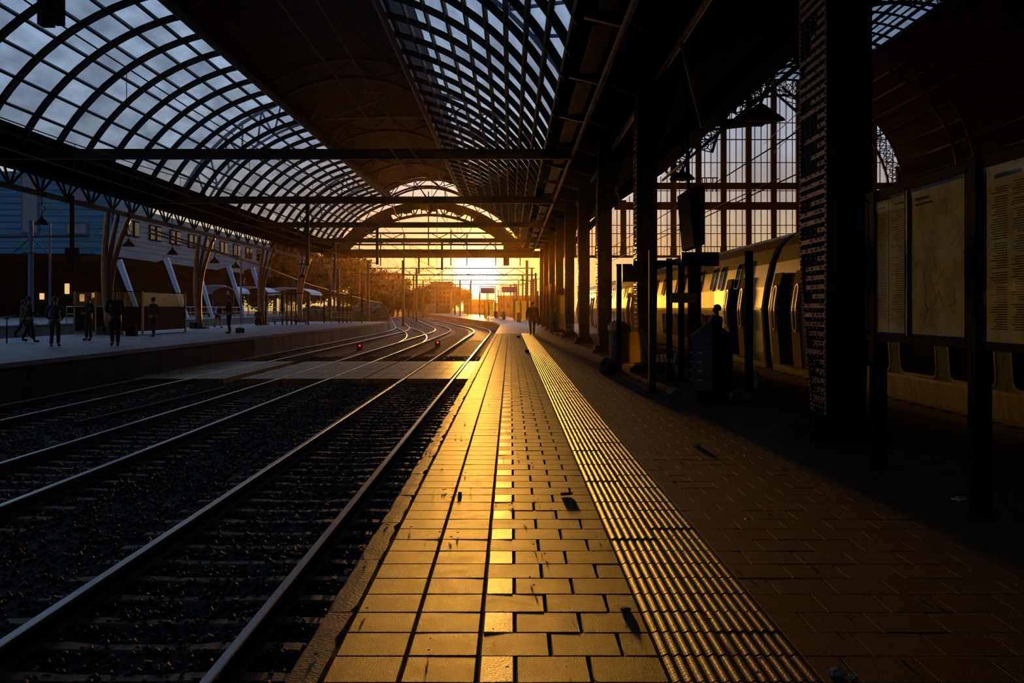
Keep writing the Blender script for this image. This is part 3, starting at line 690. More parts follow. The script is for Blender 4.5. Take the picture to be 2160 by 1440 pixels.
# ================================================================ RIVETED IRON COLUMNS
def iron_column(gap=True):
    t = thing('riveted_iron_column', '', 'column', (0, 0, 0), 'riveted iron columns along the platform')
    b = MB(); b.box((-.44, -.52, 0), (.44, .52, .10)); b.box((-.36, -.42, .1), (.36, .42, .24)); b.build('base', M['steel_blk'], t)
    ZS = ((.2, .24, .08), (.9, .34, .04), (1.7, .46, .01), (2.4, .50, 0), (5.0, .50, 0), (6.2, .50, .02), (7.3, .50, .10))    # height, half depth, inset of the left face
    l = MB(); l.sweep([[(-.245 + i, -d, z), (-.19 + i, -d, z), (-.19 + i, d, z), (-.245 + i, d, z)] for z, d, i in ZS], closed=True); l.build('column_leg', M['steel_blk'], t)
    l = MB(); l.sweep([[(-.12 if gap else -.2, -d * .9, z), (.26 + (.0 if z < 5 else (z - 5) * .35), -d * .9, z), (.26 + (.0 if z < 5 else (z - 5) * .35), d * .9, z), (-.12 if gap else -.2, d * .9, z)] for z, d, i in ZS], closed=True); l.build('column_leg', M['steel_blk'], t)
    b = MB(); b.box((-.2, -.2, .2), (-.1, .2, 2.72)); b.box((-.2, -.3, 3.45), (-.1, .3, 4.25)); b.build('web_plate', M['steel_blk'], t)
    def dep(z):
        for (z0, d0, i0), (z1, d1, i1) in zip(ZS, ZS[1:]):
            if z0 <= z <= z1: s_ = (z - z0) / (z1 - z0); return d0 + (d1 - d0) * s_, i0 + (i1 - i0) * s_
        return .5, 0
    b = MB(); z = .3; k = 0
    while z < 5.6:
        d, i = dep(z); x = -.247 + i; r_ = random.choice((1, .8, .55, .3, 1))
        b.box((x - .022, -d, z), (x, -d + 2 * d * r_, z + .05)); z += .105; k += 1
    for z0 in (.3, 2.4):
        pass
    for sg in (-1, 1): b.sweep([[(-.247 + i - .02, sg * d - .03, z), (-.247 + i - .02, sg * d + .03, z), (-.247 + i, sg * d + .03, z), (-.247 + i, sg * d - .03, z)] for z, d, i in ZS], closed=True)
    b.build('batten_plates', M['riveted'], t, kind='stuff')
    b = MB(); z = .28
    while z < 5.6:
        d, i = dep(z); x = -.247 + i - .02
        for f in (-1, -.62, -.28, .1, .5, 1):
            if abs(f) == 1 or random.random() < .7: b.sphere((x, d * f + random.uniform(-.01, .01), z + random.uniform(-.008, .008)), .017, 6, 4)
        z += .0525
    b.build('rivets', M['riveted'], t, kind='stuff')
    b = MB(); b.beam((-.2, 0, 6.75), (1.2, 0, 6.9), .3, .3); b.build('cap_bracket', M['steel_blk'], t)
    return t
CY = [12.0, 24.0, 34.2, 43.2, 53, 63, 73, 83, 93]
names = ['large riveted iron column beside the timetable board, nearest to the camera', 'riveted iron column inside the glass shelter, second nearest', 'riveted iron column just beyond the round litter bin', 'riveted iron column on a broad square foot beyond the bin', 'riveted iron column beside the bench and yellow poster', 'riveted iron column, sixth along the platform', 'riveted iron column, seventh along the platform', 'riveted iron column, eighth along the platform', 'farthest riveted iron column, by the open end of the shed']
c0 = iron_column(); c0.location = (3.70, 11.87, 0); c0['label'] = names[0]
c1 = iron_column(False)
for i, y in enumerate(CY[1:]):
    c = c1 if i == 0 else dup(c1, (3.24 - .004 * y, y, 0), label=names[i + 1]); c.location = (3.20 - .004 * y, y, 0); c['label'] = names[i + 1]; c.scale = (.9, .6, 1.0)
# dark cross girder above the near columns and longitudinal plate girder with brackets
b = MB(); b.box((3.35, HY0, 6.9), (3.75, HY1, 7.3)); b.build('plate_girder', M['steel_blk'], hall, world=True)
for y in CY[1:]:
    b = MB(); b.sweep([[(3.55, y - .15, 5.0), (3.55, y + .15, 5.0)], [(3.9, y - .15, 6.2), (3.9, y + .15, 6.2)], [(5.6, y - .15, 7.6), (5.6, y + .15, 7.6)]]); 
    b.beam((3.6, y, 5.2), (6.8, y, 8.3), .2, .3); b.build('knee_bracket', M['steel_blk'], hall, world=True)

# ================================================================ YELLOW DOUBLE-DECK TRAIN
TXC = 7.95
PROF = [(-1.18, -.62), (-1.30, -.30), (-1.38, .3), (-1.45, 1.38), (-1.45, 1.47), (-1.37, 2.0), (-1.24, 2.6), (-1.08, 3.0), (-.82, 3.28), (-.45, 3.45), (0, 3.5)]
PROF = PROF + [(-x, z) for x, z in PROF[-2::-1]]
def sx(z):
    P = PROF[:11]
    for (x0, z0), (x1, z1) in zip(P, P[1:]):
        if z0 <= z <= z1: return x0 + (x1 - x0) * (z - z0) / (z1 - z0)
    return P[0][0]
def side_patch(mb, y0, y1, z0, z1, out, rr=.12, hole=None):
    """rounded rectangle hugging the train's platform side; with hole = inner margin it becomes a ring"""
    def loop(y0, y1, z0, z1, r, o_):
        pts = []; nv = 5
        for ci_, (cy, cz, a0) in enumerate(((y1 - r, z1 - r, 0), (y0 + r, z1 - r, 90), (y0 + r, z0 + r, 180), (y1 - r, z0 + r, 270))):
            for k in range(4):
                a = R_(a0 + 30 * k); yy, zz = cy + r * math.cos(a), cz + r * math.sin(a); pts.append((sx(zz) - o_, yy, zz))
            if ci_ in (1, 3):          # long upright sides follow the bent body
                za, zb = (z1 - r, z0 + r) if ci_ == 1 else (z0 + r, z1 - r); yy = y0 if ci_ == 1 else y1
                for k in range(1, nv): zz = za + (zb - za) * k / nv; pts.append((sx(zz) - o_, yy, zz))
        return pts
    if hole is None:
        zs = [z0 + r_ for r_ in (0, rr * .3, rr)] + [z for z in (1.38, 1.47, 2.0) if z0 + rr < z < z1 - rr] + [z1 - rr, z1 - rr * .3, z1]; rows = []
        for z in zs:
            e = 0
            for zc in (z0 + rr, z1 - rr):
                if (zc == z0 + rr and z < zc) or (zc == z1 - rr and z > zc): e = rr - math.sqrt(max(0, rr * rr - (z - zc) ** 2))
            x = sx(z); rows.append([(x + .01, y0 + e, z), (x - out, y0 + e, z), (x - out, y1 - e, z), (x + .01, y1 - e, z)])
        mb.sweep(rows)
    else:
        A_ = loop(y0, y1, z0, z1, rr, out)
        B_ = loop(y0 + hole, y1 - hole, z0 + hole, z1 - hole, max(.02, rr - hole), out); C_ = loop(y0, y1, z0, z1, rr, -.01); D_ = loop(y0 + hole, y1 - hole, z0 + hole, z1 - hole, max(.02, rr - hole), -.01)
        mb.sweep([C_ + C_[:1], A_ + A_[:1], B_ + B_[:1], D_ + D_[:1]])
train = thing('double_deck_train', 'yellow double-deck train standing at the right side of the platform', 'train', (TXC, 0, -.67))
def W_(b, name, mat, par, smooth=False):    # world-space mesh under nested parents of the train
    me_off = Vector((TXC, 0, -.67)); b.v = [(v[0] - (0 if par is train else 0), v[1], v[2] + .67) for v in b.v]
    return b.build(name, mat, par, smooth=smooth)
coaches = [(-6, 26.35), (27.0, 53.2), (53.85, 80.0), (80.65, 104)]
for ci, (y0, y1) in enumerate(coaches):
    b = MB(); n_ = int((y1 - y0) / 1.6)
    ysb = [y0] + [y0 + .05] + [y0 + (y1 - y0) * k / n_ for k in range(1, n_)] + [y1 - .05, y1]
    rows = []
    for k, y in enumerate(ysb):
        s = .97 if k in (0, len(ysb) - 1) else 1.0; rows.append([(x * s, y, z if z < 1 else 1 + (z - 1) * s) for x, z in PROF])
    b.sweep(rows); m_ = len(PROF) - 1
    b.mi = [1 if (k % m_) in (9, 10) else (2 if (k % m_) in (0, m_ - 1) else 0) for k in range(len(b.f))]
    for row in (rows[0], rows[-1]): b.cur = 2; b.add(row, [tuple(range(len(row)))])
    body = W_(b, 'coach_body', [M['yellow'], M['train_roof'], M['train_dark']], train)
    # underframe and bogies
    u = MB(); u.box((-1.05, y0 + .3, -.60), (1.05, y1 - .3, -.35))
    for yb in (y0 + 3.2, y1 - 3.2):
        for dy in (-1.2, 1.2):
            for sx_ in (-.76, .76): u.tube([(sx_ - .06, yb + dy, -.27), (sx_ + .06, yb + dy, -.27)], .40, 16)
        u.box((-1.0, yb - 1.8, -.45), (-.86, yb + 1.8, -.15)); u.box((.86, yb - 1.8, -.45), (1.0, yb + 1.8, -.15))
    W_(u, 'underframe', M['train_dark'], train)
    # band line at the waist
    r = MB(); r.beam((-1.452, y0 + .1, 1.425), (-1.452, y1 - .1, 1.425), .015, .03); W_(r, 'waist_rail', M['rim'], body)
    # doors
    if ci == 0: dl = [24.6]
    else: dl = [y0 + 3.4, y1 - 3.0]
    if ci == 0: dl = [24.7, 2.0]
    for yd in dl:
        d = MB(); side_patch(d, yd - .68, yd + .68, .12, 2.28, .012, .05); W_(d, 'doorway', M['rubber'], body)
        for sgn in (-1, 1):
            a_, c_ = (yd - 1.3, yd - .62) if sgn < 0 else (yd + .62, yd + 1.3)
            d = MB(); side_patch(d, a_, c_, .10, 2.32, .05, .05); dd = W_(d, 'door_leaf', M['orange_door'], body)
            g_ = MB(); side_patch(g_, (a_ + c_) / 2 - .12, (a_ + c_) / 2 + .12, .95, 1.98, .057, .15); W_(g_, 'door_window', M['pane_dark'], body)
            g_ = MB(); side_patch(g_, (a_ + c_) / 2 - .16, (a_ + c_) / 2 + .16, .91, 2.02, .065, .15, .04); W_(g_, 'door_window_rim', M['rim'], body)
    # lower deck windows
    if ci == 0: wl = [(5.0 + 1.96 * k) for k in range(9)]
    else: wl = [y0 + 7.2 + 1.96 * k for k in range(int((y1 - y0 - 13) / 1.96))]
    for yw in wl:
        g_ = MB(); side_patch(g_, yw - .72, yw + .72, .40, 1.22, .008, .14); W_(g_, 'lower_deck_window', M['pane_dark'], body)
        g_ = MB(); side_patch(g_, yw - .76, yw + .76, .36, 1.26, .022, .17, .035); W_(g_, 'window_rim', M['rim'], body)
    k = 0; yw = (y0 + 2.2) if ci else 5.0
    while yw < y1 - 2.0:
        wdt = .72
        if not (ci == 0 and 19 < yw < 24): 
            g_ = MB(); side_patch(g_, yw - wdt, yw + wdt, 2.02, 2.72, .008, .14) if ci == 0 else side_patch(g_, yw - .28, yw + .28, 2.05, 2.72, .008, .12); W_(g_, 'upper_deck_window', M['pane_dark'], body)
            g_ = MB(); side_patch(g_, yw - wdt - .03, yw + wdt + .03, 1.99, 2.75, .018, .16, .03) if ci == 0 else side_patch(g_, yw - .32, yw + .32, 2.01, 2.76, .018, .14, .03); W_(g_, 'window_rim', M['rim'], body)
        yw += 1.96 if ci == 0 else (1.3 if k % 2 == 0 else 2.4); k += 1
    if ci < 3:
        g_ = MB(); ye = y1 + .325; g_.sweep([[(x * .9, ye + dy, .9 * z + .1) for x, z in PROF] for dy in (-.32, -.2, -.1, 0, .1, .2, .32)]); W_(g_, 'gangway_bellows', M['rubber'], train)
# overhead line fittings of the train track are dark inside the hall

# ================================================================ GLASS SHELTER WITH BENCH AND BIN
sh = thing('glass_waiting_shelter', 'open glass windbreak shelter with dark posts around the slatted bench', 'shelter', (3.3, 20.8, 0))
def post(x, y, z1, w_=.115, nm='post', mt='steel_blk', par=None, z0=0):
    b = MB(); b.box((x - w_ / 2, y - w_ / 2, z0), (x + w_ / 2, y + w_ / 2, z1)); b.box((x - w_ / 2 - .03, y - w_ / 2 - .03, z0), (x + w_ / 2 + .03, y + w_ / 2 + .03, z0 + .03)); return b.build(nm, M[mt], par, world=True)
for (x, y, w_) in ((2.45, 23.6, .115), (2.43, 17.9, .115), (4.16, 23.6, .26), (4.16, 18.2, .12), (3.18, 20.9, .11), (3.42, 20.9, .11)): post(x, y, 2.45, w_, par=sh)
for x in (2.38, 2.355): pass
b = MB(); b.box((2.378, 17.84, .15), (2.384, 17.86, 2.4)); b.box((2.386, 23.54, .15), (2.392, 23.56, 2.4)); b.build('post_edge_strip', M['galv'], sh, world=True)
for (p, q, m_) in (((3.3, 18.2, 2.38), (3.3, 23.6, 2.38), None), ((2.45, 20.9, 2.36), (4.16, 20.9, 2.36), None)):
    b = MB(); b.beam(p, q, .07, .1); b.build('top_rail', M['steel_brown'], sh, world=True)
b = MB(); b.box((2.52, 23.57, .18), (4.04, 23.585, 2.35)); b.build('glass_panel', M['pane'], sh, world=True)
b = MB(); b.box((2.52, 23.52, .16), (3.3, 23.54, .92)); b.build('lower_yellow_panel', M['frost'], sh, world=True)
b = MB(); b.box((3.48, 20.89, .25), (4.08, 20.905, 2.3)); b.build('glass_panel', M['pane'], sh, world=True)
b = MB(); b.box((3.17, 20.7, 1.56), (3.72, 20.73, 1.76)); o = b.build('notice_plate', M['yellowsign'], sh, world=True)
b = MB(); b.box((2.52, 23.5, 2.05), (3.3, 23.58, 2.45)); b.build('head_panel', M['steel_brown'], sh, world=True)
b = MB(); b.box((2.95, 18.0, 2.18), (3.6, 18.06, 2.42)); b.build('corner_sign', M['steel_brown'], sh, world=True)
def bench(label, loc, rz=0, seats=4, w_=2.2, back='slats'):
    t = thing('platform_bench', label, 'bench', loc, rz=rz)
    for i in range(seats):          # a seat and back of slats per place; the back leans to -y
        x0 = -w_ / 2 + w_ * i / seats + .03; x1 = x0 + w_ / seats - .06
        b = MB()
        for k in range(5): b.box((x0, -.22 + k * .09, .43), (x1, -.22 + k * .09 + .06, .455))
        b.build('seat', M['wood_seat'], t)
        b = MB(); nsl = 6
        for k in range(nsl):
            x = x0 + (x1 - x0) * k / (nsl - 1); b.beam((x, -.24, .46), (x, -.42, .98), .028, .012, (0, 1, 0))
        b.beam((x0, -.425, .985), (x1, -.425, .985), .05, .035); b.beam((x0, -.245, .47), (x1, -.245, .47), .04, .03); b.build('backrest', M['wood_seat'], t)
    b = MB(); b.beam((-w_ / 2, 0, .40), (w_ / 2, 0, .40), .08, .06); b.build('frame_beam', M['steel'], t)
    for x in (-w_ / 2 + .12, w_ / 2 - .12):
        b = MB(); b.tube([(x, -.28, .02), (x, -.2, .2), (x, 0, .38), (x, .2, .2), (x, .28, .02)], .03, 8); b.build('leg', M['steel'], t)
        b = MB(); b.tube([(x, .22, .45), (x, .26, .62), (x, .1, .68), (x, -.25, .66)], .018, 8); b.build('armrest', M['galv'], t)
    return t
bench('metal bench with slatted back under the glass shelter', (3.05, 21.0, 0), R_(-98), 4, 3.3)
bench('small slatted bench beside the yellow poster far along the platform', (2.75, 49.5, 0), R_(-95), 2, 1.6)
# hexagonal litter cabinet with pyramid roof
t = thing('hexagonal_litter_cabinet', 'dark hexagonal litter cabinet with pyramid lid beside the glass shelter', 'bin', (3.13, 16.2, 0))
def hexp(r, z, ph=0): return [(r * math.cos(R_(60 * k + ph)), r * math.sin(R_(60 * k + ph)), z) for k in range(6)]
b = MB(); b.sweep([hexp(.27, 0, 20), hexp(.29, .02, 20), hexp(.28, .06, 20), hexp(.25, .08, 20), hexp(.25, .16, 20)], closed=True); b.build('plinth', M['train_dark'], t)
b = MB(); b.sweep([hexp(.34, .16, 20), hexp(.36, .18, 20), hexp(.36, .98, 20), hexp(.34, 1.0, 20)], closed=True); bd = b.build('body', M['steel_brown'], t)
b = MB(); b.sweep([hexp(.385, .985, 20), hexp(.385, 1.02, 20), hexp(.05, 1.24, 20), hexp(.0, 1.25, 20)], closed=True); b.build('lid', M['steel_brown'], t)
for a0 in (200 + 20 - 20, 260, 140):
    a = R_(a0 + 30 - 20 + 0); c, s = math.cos(a), math.sin(a)
    f = MB()
    for zz in (.34, .48, .62, .76):
        for k in range(-4, 5): f.box((k * .032 - .010, -.003, zz), (k * .032 + .010, .004, zz + .02))
    f.v = [(.315 * c - v[0] * s + v[1] * c, .315 * s + v[0] * c + v[1] * s, v[2]) for v in f.v]; f.build('vent_slots', M['galv'], bd)
b = MB(); b.tube([(-.2, -.34, .86), (-.2, -.36, .9), (-.1, -.37, .9), (-.1, -.35, .86)], .01, 6); b.build('handle', M['galv'], t)
# round bin
t = thing('round_litter_bin', 'round brown-topped litter bin behind the far corner post of the shelter', 'bin', (2.47, 24.0, 0))
b = MB(); b.lathe([(.12, 0), (.12, .05), (.05, .06), (.05, .22), (.2, .24), (.21, .95), (.2, .97)], n=20); b.build('drum', M['steel_brown'], t, smooth=False)
b = MB(); b.lathe([(.22, .93), (.24, .96), (.235, 1.06), (.17, 1.14), (.05, 1.17)], n=20); b.build('domed_lid', M['tube'], t)
# dark bag and plastic bags
def bag(name, label, loc, r, sc_, mt, cat='bag', seed=1):
    rg = random.Random(seed); bm = bmesh.new(); bmesh.ops.create_icosphere(bm, subdivisions=3, radius=r)
    for v in bm.verts:
        k = 1 + .16 * math.sin(v.co.x * 23 / r * .2 + seed) * math.cos(v.co.y * 31 / r * .2) + rg.uniform(-.09, .09)
        v.co = Vector((v.co.x * sc_[0] * k, v.co.y * sc_[1] * k, max(-r * sc_[2] * .7, v.co.z * sc_[2] * k)))
        v.co.z += r * sc_[2] * .7
    me = bpy.data.meshes.new(name); bm.to_mesh(me); bm.free(); me.materials.append(M[mt]); o = bpy.data.objects.new(name, me); col.objects.link(o); o.location = loc; tag(o, label, cat); return o
bag('duffel_bag', 'dark bag slumped at the foot of the shelter post', (2.14, 22.9, 0), .22, (.85, 1.5, .95), 'black_leather', seed=3)
bag('plastic_bag', 'crumpled pale plastic bag on the ground behind the litter cabinet', (4.35, 18.7, 0), .13, (1, 1, 1.5), 'litter', seed=5)
bag('plastic_bag', 'crumpled plastic bag beside the foot of the litter cabinet', (3.6, 16.35, 0), .12, (1.3, 1, .8), 'litter', seed=8)
bag('paper_wad', 'crumpled yellowish paper between bench and litter cabinet', (2.72, 17.4, 0), .09, (1.2, 1, .9), 'straw', 'litter', seed=9)

# ================================================================ TIMETABLE BOARD
BX = 3.3
tb = thing('timetable_board', 'long timetable board with yellow posters behind glass at the right edge', 'notice board', (BX, 7.3, 0))
for y in (9.42, 7.38, 5.3): 
    b = MB(); b.box((BX - .04, y - .06, 0), (BX + .08, y + .06, 2.5)); b.build('post', M['train_dark'], tb, world=True)
b = MB(); b.box((BX - .035, 4.4, 2.42), (BX + .10, 9.6, 2.50)); b.box((BX - .035, 4.4, 1.16), (BX + .10, 9.6, 1.22)); b.box((BX + .07, 4.4, 1.2), (BX + .10, 9.6, 2.45))
for y in (9.57, 8.61, 7.47, 7.37, 7.27, 5.3): b.box((BX - .035, y - .035, 1.2), (BX + .07, y + .035, 2.45))
b.build('frame', M['train_dark'], tb, world=True)
M['poster'] = pbr('yellow_glowing_timetable_paper', (.85, .50, .05), .5, c2=(.22, .13, .03), scale=2.6, spec=.15, emit=((.8, .42, .03), .03))  # weak glow added to the paper itself to brighten the posters
M['ink'] = pbr('printing_ink', (.05, .04, .03), .6)
def poster(y0, y1, z0, z1, style):
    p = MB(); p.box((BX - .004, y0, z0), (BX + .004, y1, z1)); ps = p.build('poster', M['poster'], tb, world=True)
    q = MB(); rg = random.Random(int(y0 * 100)); X = BX - .0055
    def ln(a, c, z, h): q.add([(X, a, z), (X, c, z), (X, c, z + h), (X, a, z + h)], [(0, 1, 2, 3)])
    wd = y1 - y0
    if style == 'table':
        z = z1 - .14; ln(y1 - .5, y1 - .12, z1 - .09, .03)
        while z > z0 + .08:
            for c in range(6):
                a = y0 + .04 + wd * c / 6 * .97
                if rg.random() < .9: ln(a, a + wd / 6 * rg.uniform(.5, .85), z, .006)
            z -= .0165
    elif style == 'map':
        ln(y1 - .35, y1 - .07, z1 - .08, .022); ln(y1 - .42, y1 - .07, z1 - .12, .014)
        x_ = .0
        for k in range(26):
            c = (y0 + .1 + rg.random() * (wd - .25), z0 + .15 + rg.random() * .8); a = rg.random() * 6.28; L = rg.uniform(.06, .22)
            q.beam((X, c[0], c[1]), (X, min(y1 - .03, max(y0 + .03, c[0] + L * math.cos(a))), c[1] + L * math.sin(a)), .004, .001, (1, 0, 0))
    else:
        q.add([(X, (y0 + y1) / 2 - .006, z0), (X, (y0 + y1) / 2 + .006, z0), (X, (y0 + y1) / 2 + .006, z1), (X, (y0 + y1) / 2 - .006, z1)], [(0, 1, 2, 3)])
        for h in (0, 1):
            a0 = y0 + wd / 2 * h; ln(a0 + .08, a0 + wd / 2 - .12, z1 - .07, .018); z = z1 - .12
            while z > z0 + .1:
                ln(a0 + .05, a0 + .05 + wd / 2 * rg.uniform(.3, .8), z, .005); z -= .02
    o = q.build('printing', M['ink'], ps); o.data.transform(Matrix.Translation(-tb.location))
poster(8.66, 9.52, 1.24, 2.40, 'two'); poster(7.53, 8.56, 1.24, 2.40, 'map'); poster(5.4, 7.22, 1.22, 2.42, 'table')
b = MB()
for (y0, y1) in ((8.65, 9.53), (7.51, 8.57), (5.35, 7.24)): b.box((BX - .030, y0, 1.22), (BX - .024, y1, 2.42))
M['boardglass'] = glass_mat('board_cover_glass', 0, (.9, .9, .88), (.0, .0, .0), .06, (1, 1, 1), .05); b.build('cover_glass', M['boardglass'], tb, world=True)
b = MB(); b.box((BX - .045, 8.575, 1.22), (BX - .035, 8.585, 2.42)); b.build('edge_strip', M['galv'], tb, world=True)
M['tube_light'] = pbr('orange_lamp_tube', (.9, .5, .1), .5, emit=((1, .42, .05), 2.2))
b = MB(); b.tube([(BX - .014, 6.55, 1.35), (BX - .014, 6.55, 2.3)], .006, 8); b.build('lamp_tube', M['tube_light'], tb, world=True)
# small plate on the ground near the board
b = MB(); b.box((-.06, -.05, 0), (.06, .05, .012)); b.box((-.03, .01, .012), (.05, .035, .02)); o = b.build('litter_packet', M['litter']); o.location = (3.42, 7.9, 0.0); o.rotation_euler = (0, 0, .3); tag(o, 'small pale packet lying on the dark paving under the board', 'litter')

# hanging sign boxes and pendant lamps of the right hall
t = thing('hanging_sign_box', 'long dark sign box hanging between the columns, seen edge on', 'sign', (5.15, 30, 0))
b = MB(); b.sweep([[(5.15 + x, y, 1.45 + z) for x, z in ((-.2, 3.32), (.08, 3.42), (.24, 3.4), (.24, 1.78), (.05, 1.68), (-.06, 1.72))] for y in (29, 31)], closed=True); k = len(b.v); b.f += [(0, 1, 2, 3, 4, 5), (6, 7, 8, 9, 10, 11)]; b.mi += [0, 0]; b.build('box', M['steel_blk'], t, world=True)
b = MB(); b.tube([(5.12, 30, 4.8), (5.05, 30, 7.8)], .05, 8); b.build('hanger', M['steel_blk'], t, world=True)
def pendant(loc, label, r=.3, drop=1.0, grp=None, lit=False):
    t = thing('pendant_lamp', label, 'lamp', loc, grp)
    b = MB(); b.lathe([(.04, .36), (.07, .3), (.09, .24), (r * .55, .2), (r, .02), (r, 0), (r * .96, 0), (r * .5, .16), (.03, .2)], n=16); b.build('lamp_shade', M['steel_blk'], t)
    b = MB(); b.tube([(0, 0, .34), (0, 0, .5), (.14, 0, .62), (.14, 0, .7), (0, 0, .8), (0, 0, .8 + drop)], .022, 6); b.build('rod', M['steel'], t)
    b = MB(); b.sphere((0, 0, .07), r * .34, 10, 6); b.build('bulb', M['straw'], t)
    return t
pendant((5.6, 34, CAMZ + 4.2), 'dome-shaped pendant lamp hanging in the old hall left of the sign box', .42, 3.2)
t = thing('gantry_lamp', 'broad pitched lamp hood high in the old hall under the arch lace', 'lamp', (13.2, 55, CAMZ + 9.9))
b = MB(); b.lathe([(.1, .9), (.5, .65), (1.25, .12), (1.3, 0), (1.2, 0), (.3, .5)], n=6); b.build('hood', M['steel_blk'], t); b = MB(); b.tube([(0, 0, .8), (0, 0, 3.5)], .06, 6); b.build('rod', M['steel_blk'], t); b = MB(); b.box((-.9, -.3, -.04), (.9, .3, .0)); b.build('diffuser', M['straw'], t)
# inspection catwalk under the arches
t = thing('inspection_walkway', 'dark walkway basket hanging below the arch lace in front of the glazed wall', 'walkway', (19.2, 88, 16))
b = MB(); b.box((15.6, 87.2, 16.9), (21.4, 88.8, 17.2)); b.sweep([[(15.0, y, 16.3), (20.4, y, 16.9), (21.4, y, 17.4), (15.2, y, 17.2)] for y in (87.2, 88.8)], closed=True); b.build('deck', M['steel_blk'], t, world=True)
b = MB()
for k in range(9):
    x = 15.6 + .72 * k; b.beam((x, 87.2, 17.1), (x, 87.2, 18.4), .07, .07, (0, 1, 0))
b.beam((15.6, 87.2, 18.4), (21.4, 87.2, 18.4), .08, .08); b.beam((15.6, 87.2, 17.8), (21.4, 87.2, 17.8), .05, .05); b.build('railing', M['steel_blk'], t, world=True)
# overhead wires inside the old hall
b = MB()
for (p, q) in (((9.5, 30, 8.2), (24, 99, 17)), ((9.2, 30, 7.6), (25, 99, 16.2)), ((9, 35, 5.8), (9, 99, 6.2)), ((8, 20, 5.2), (8, 99, 5.2)), ((8, 20, 6.4), (8, 99, 6.2))): b.tube([p, q], .022, 5)
o = b.build('overhead_wires', M['steel_blk']); tag(o, 'thin overhead wires crossing in front of the glazed end wall of the old hall', 'cable'); 
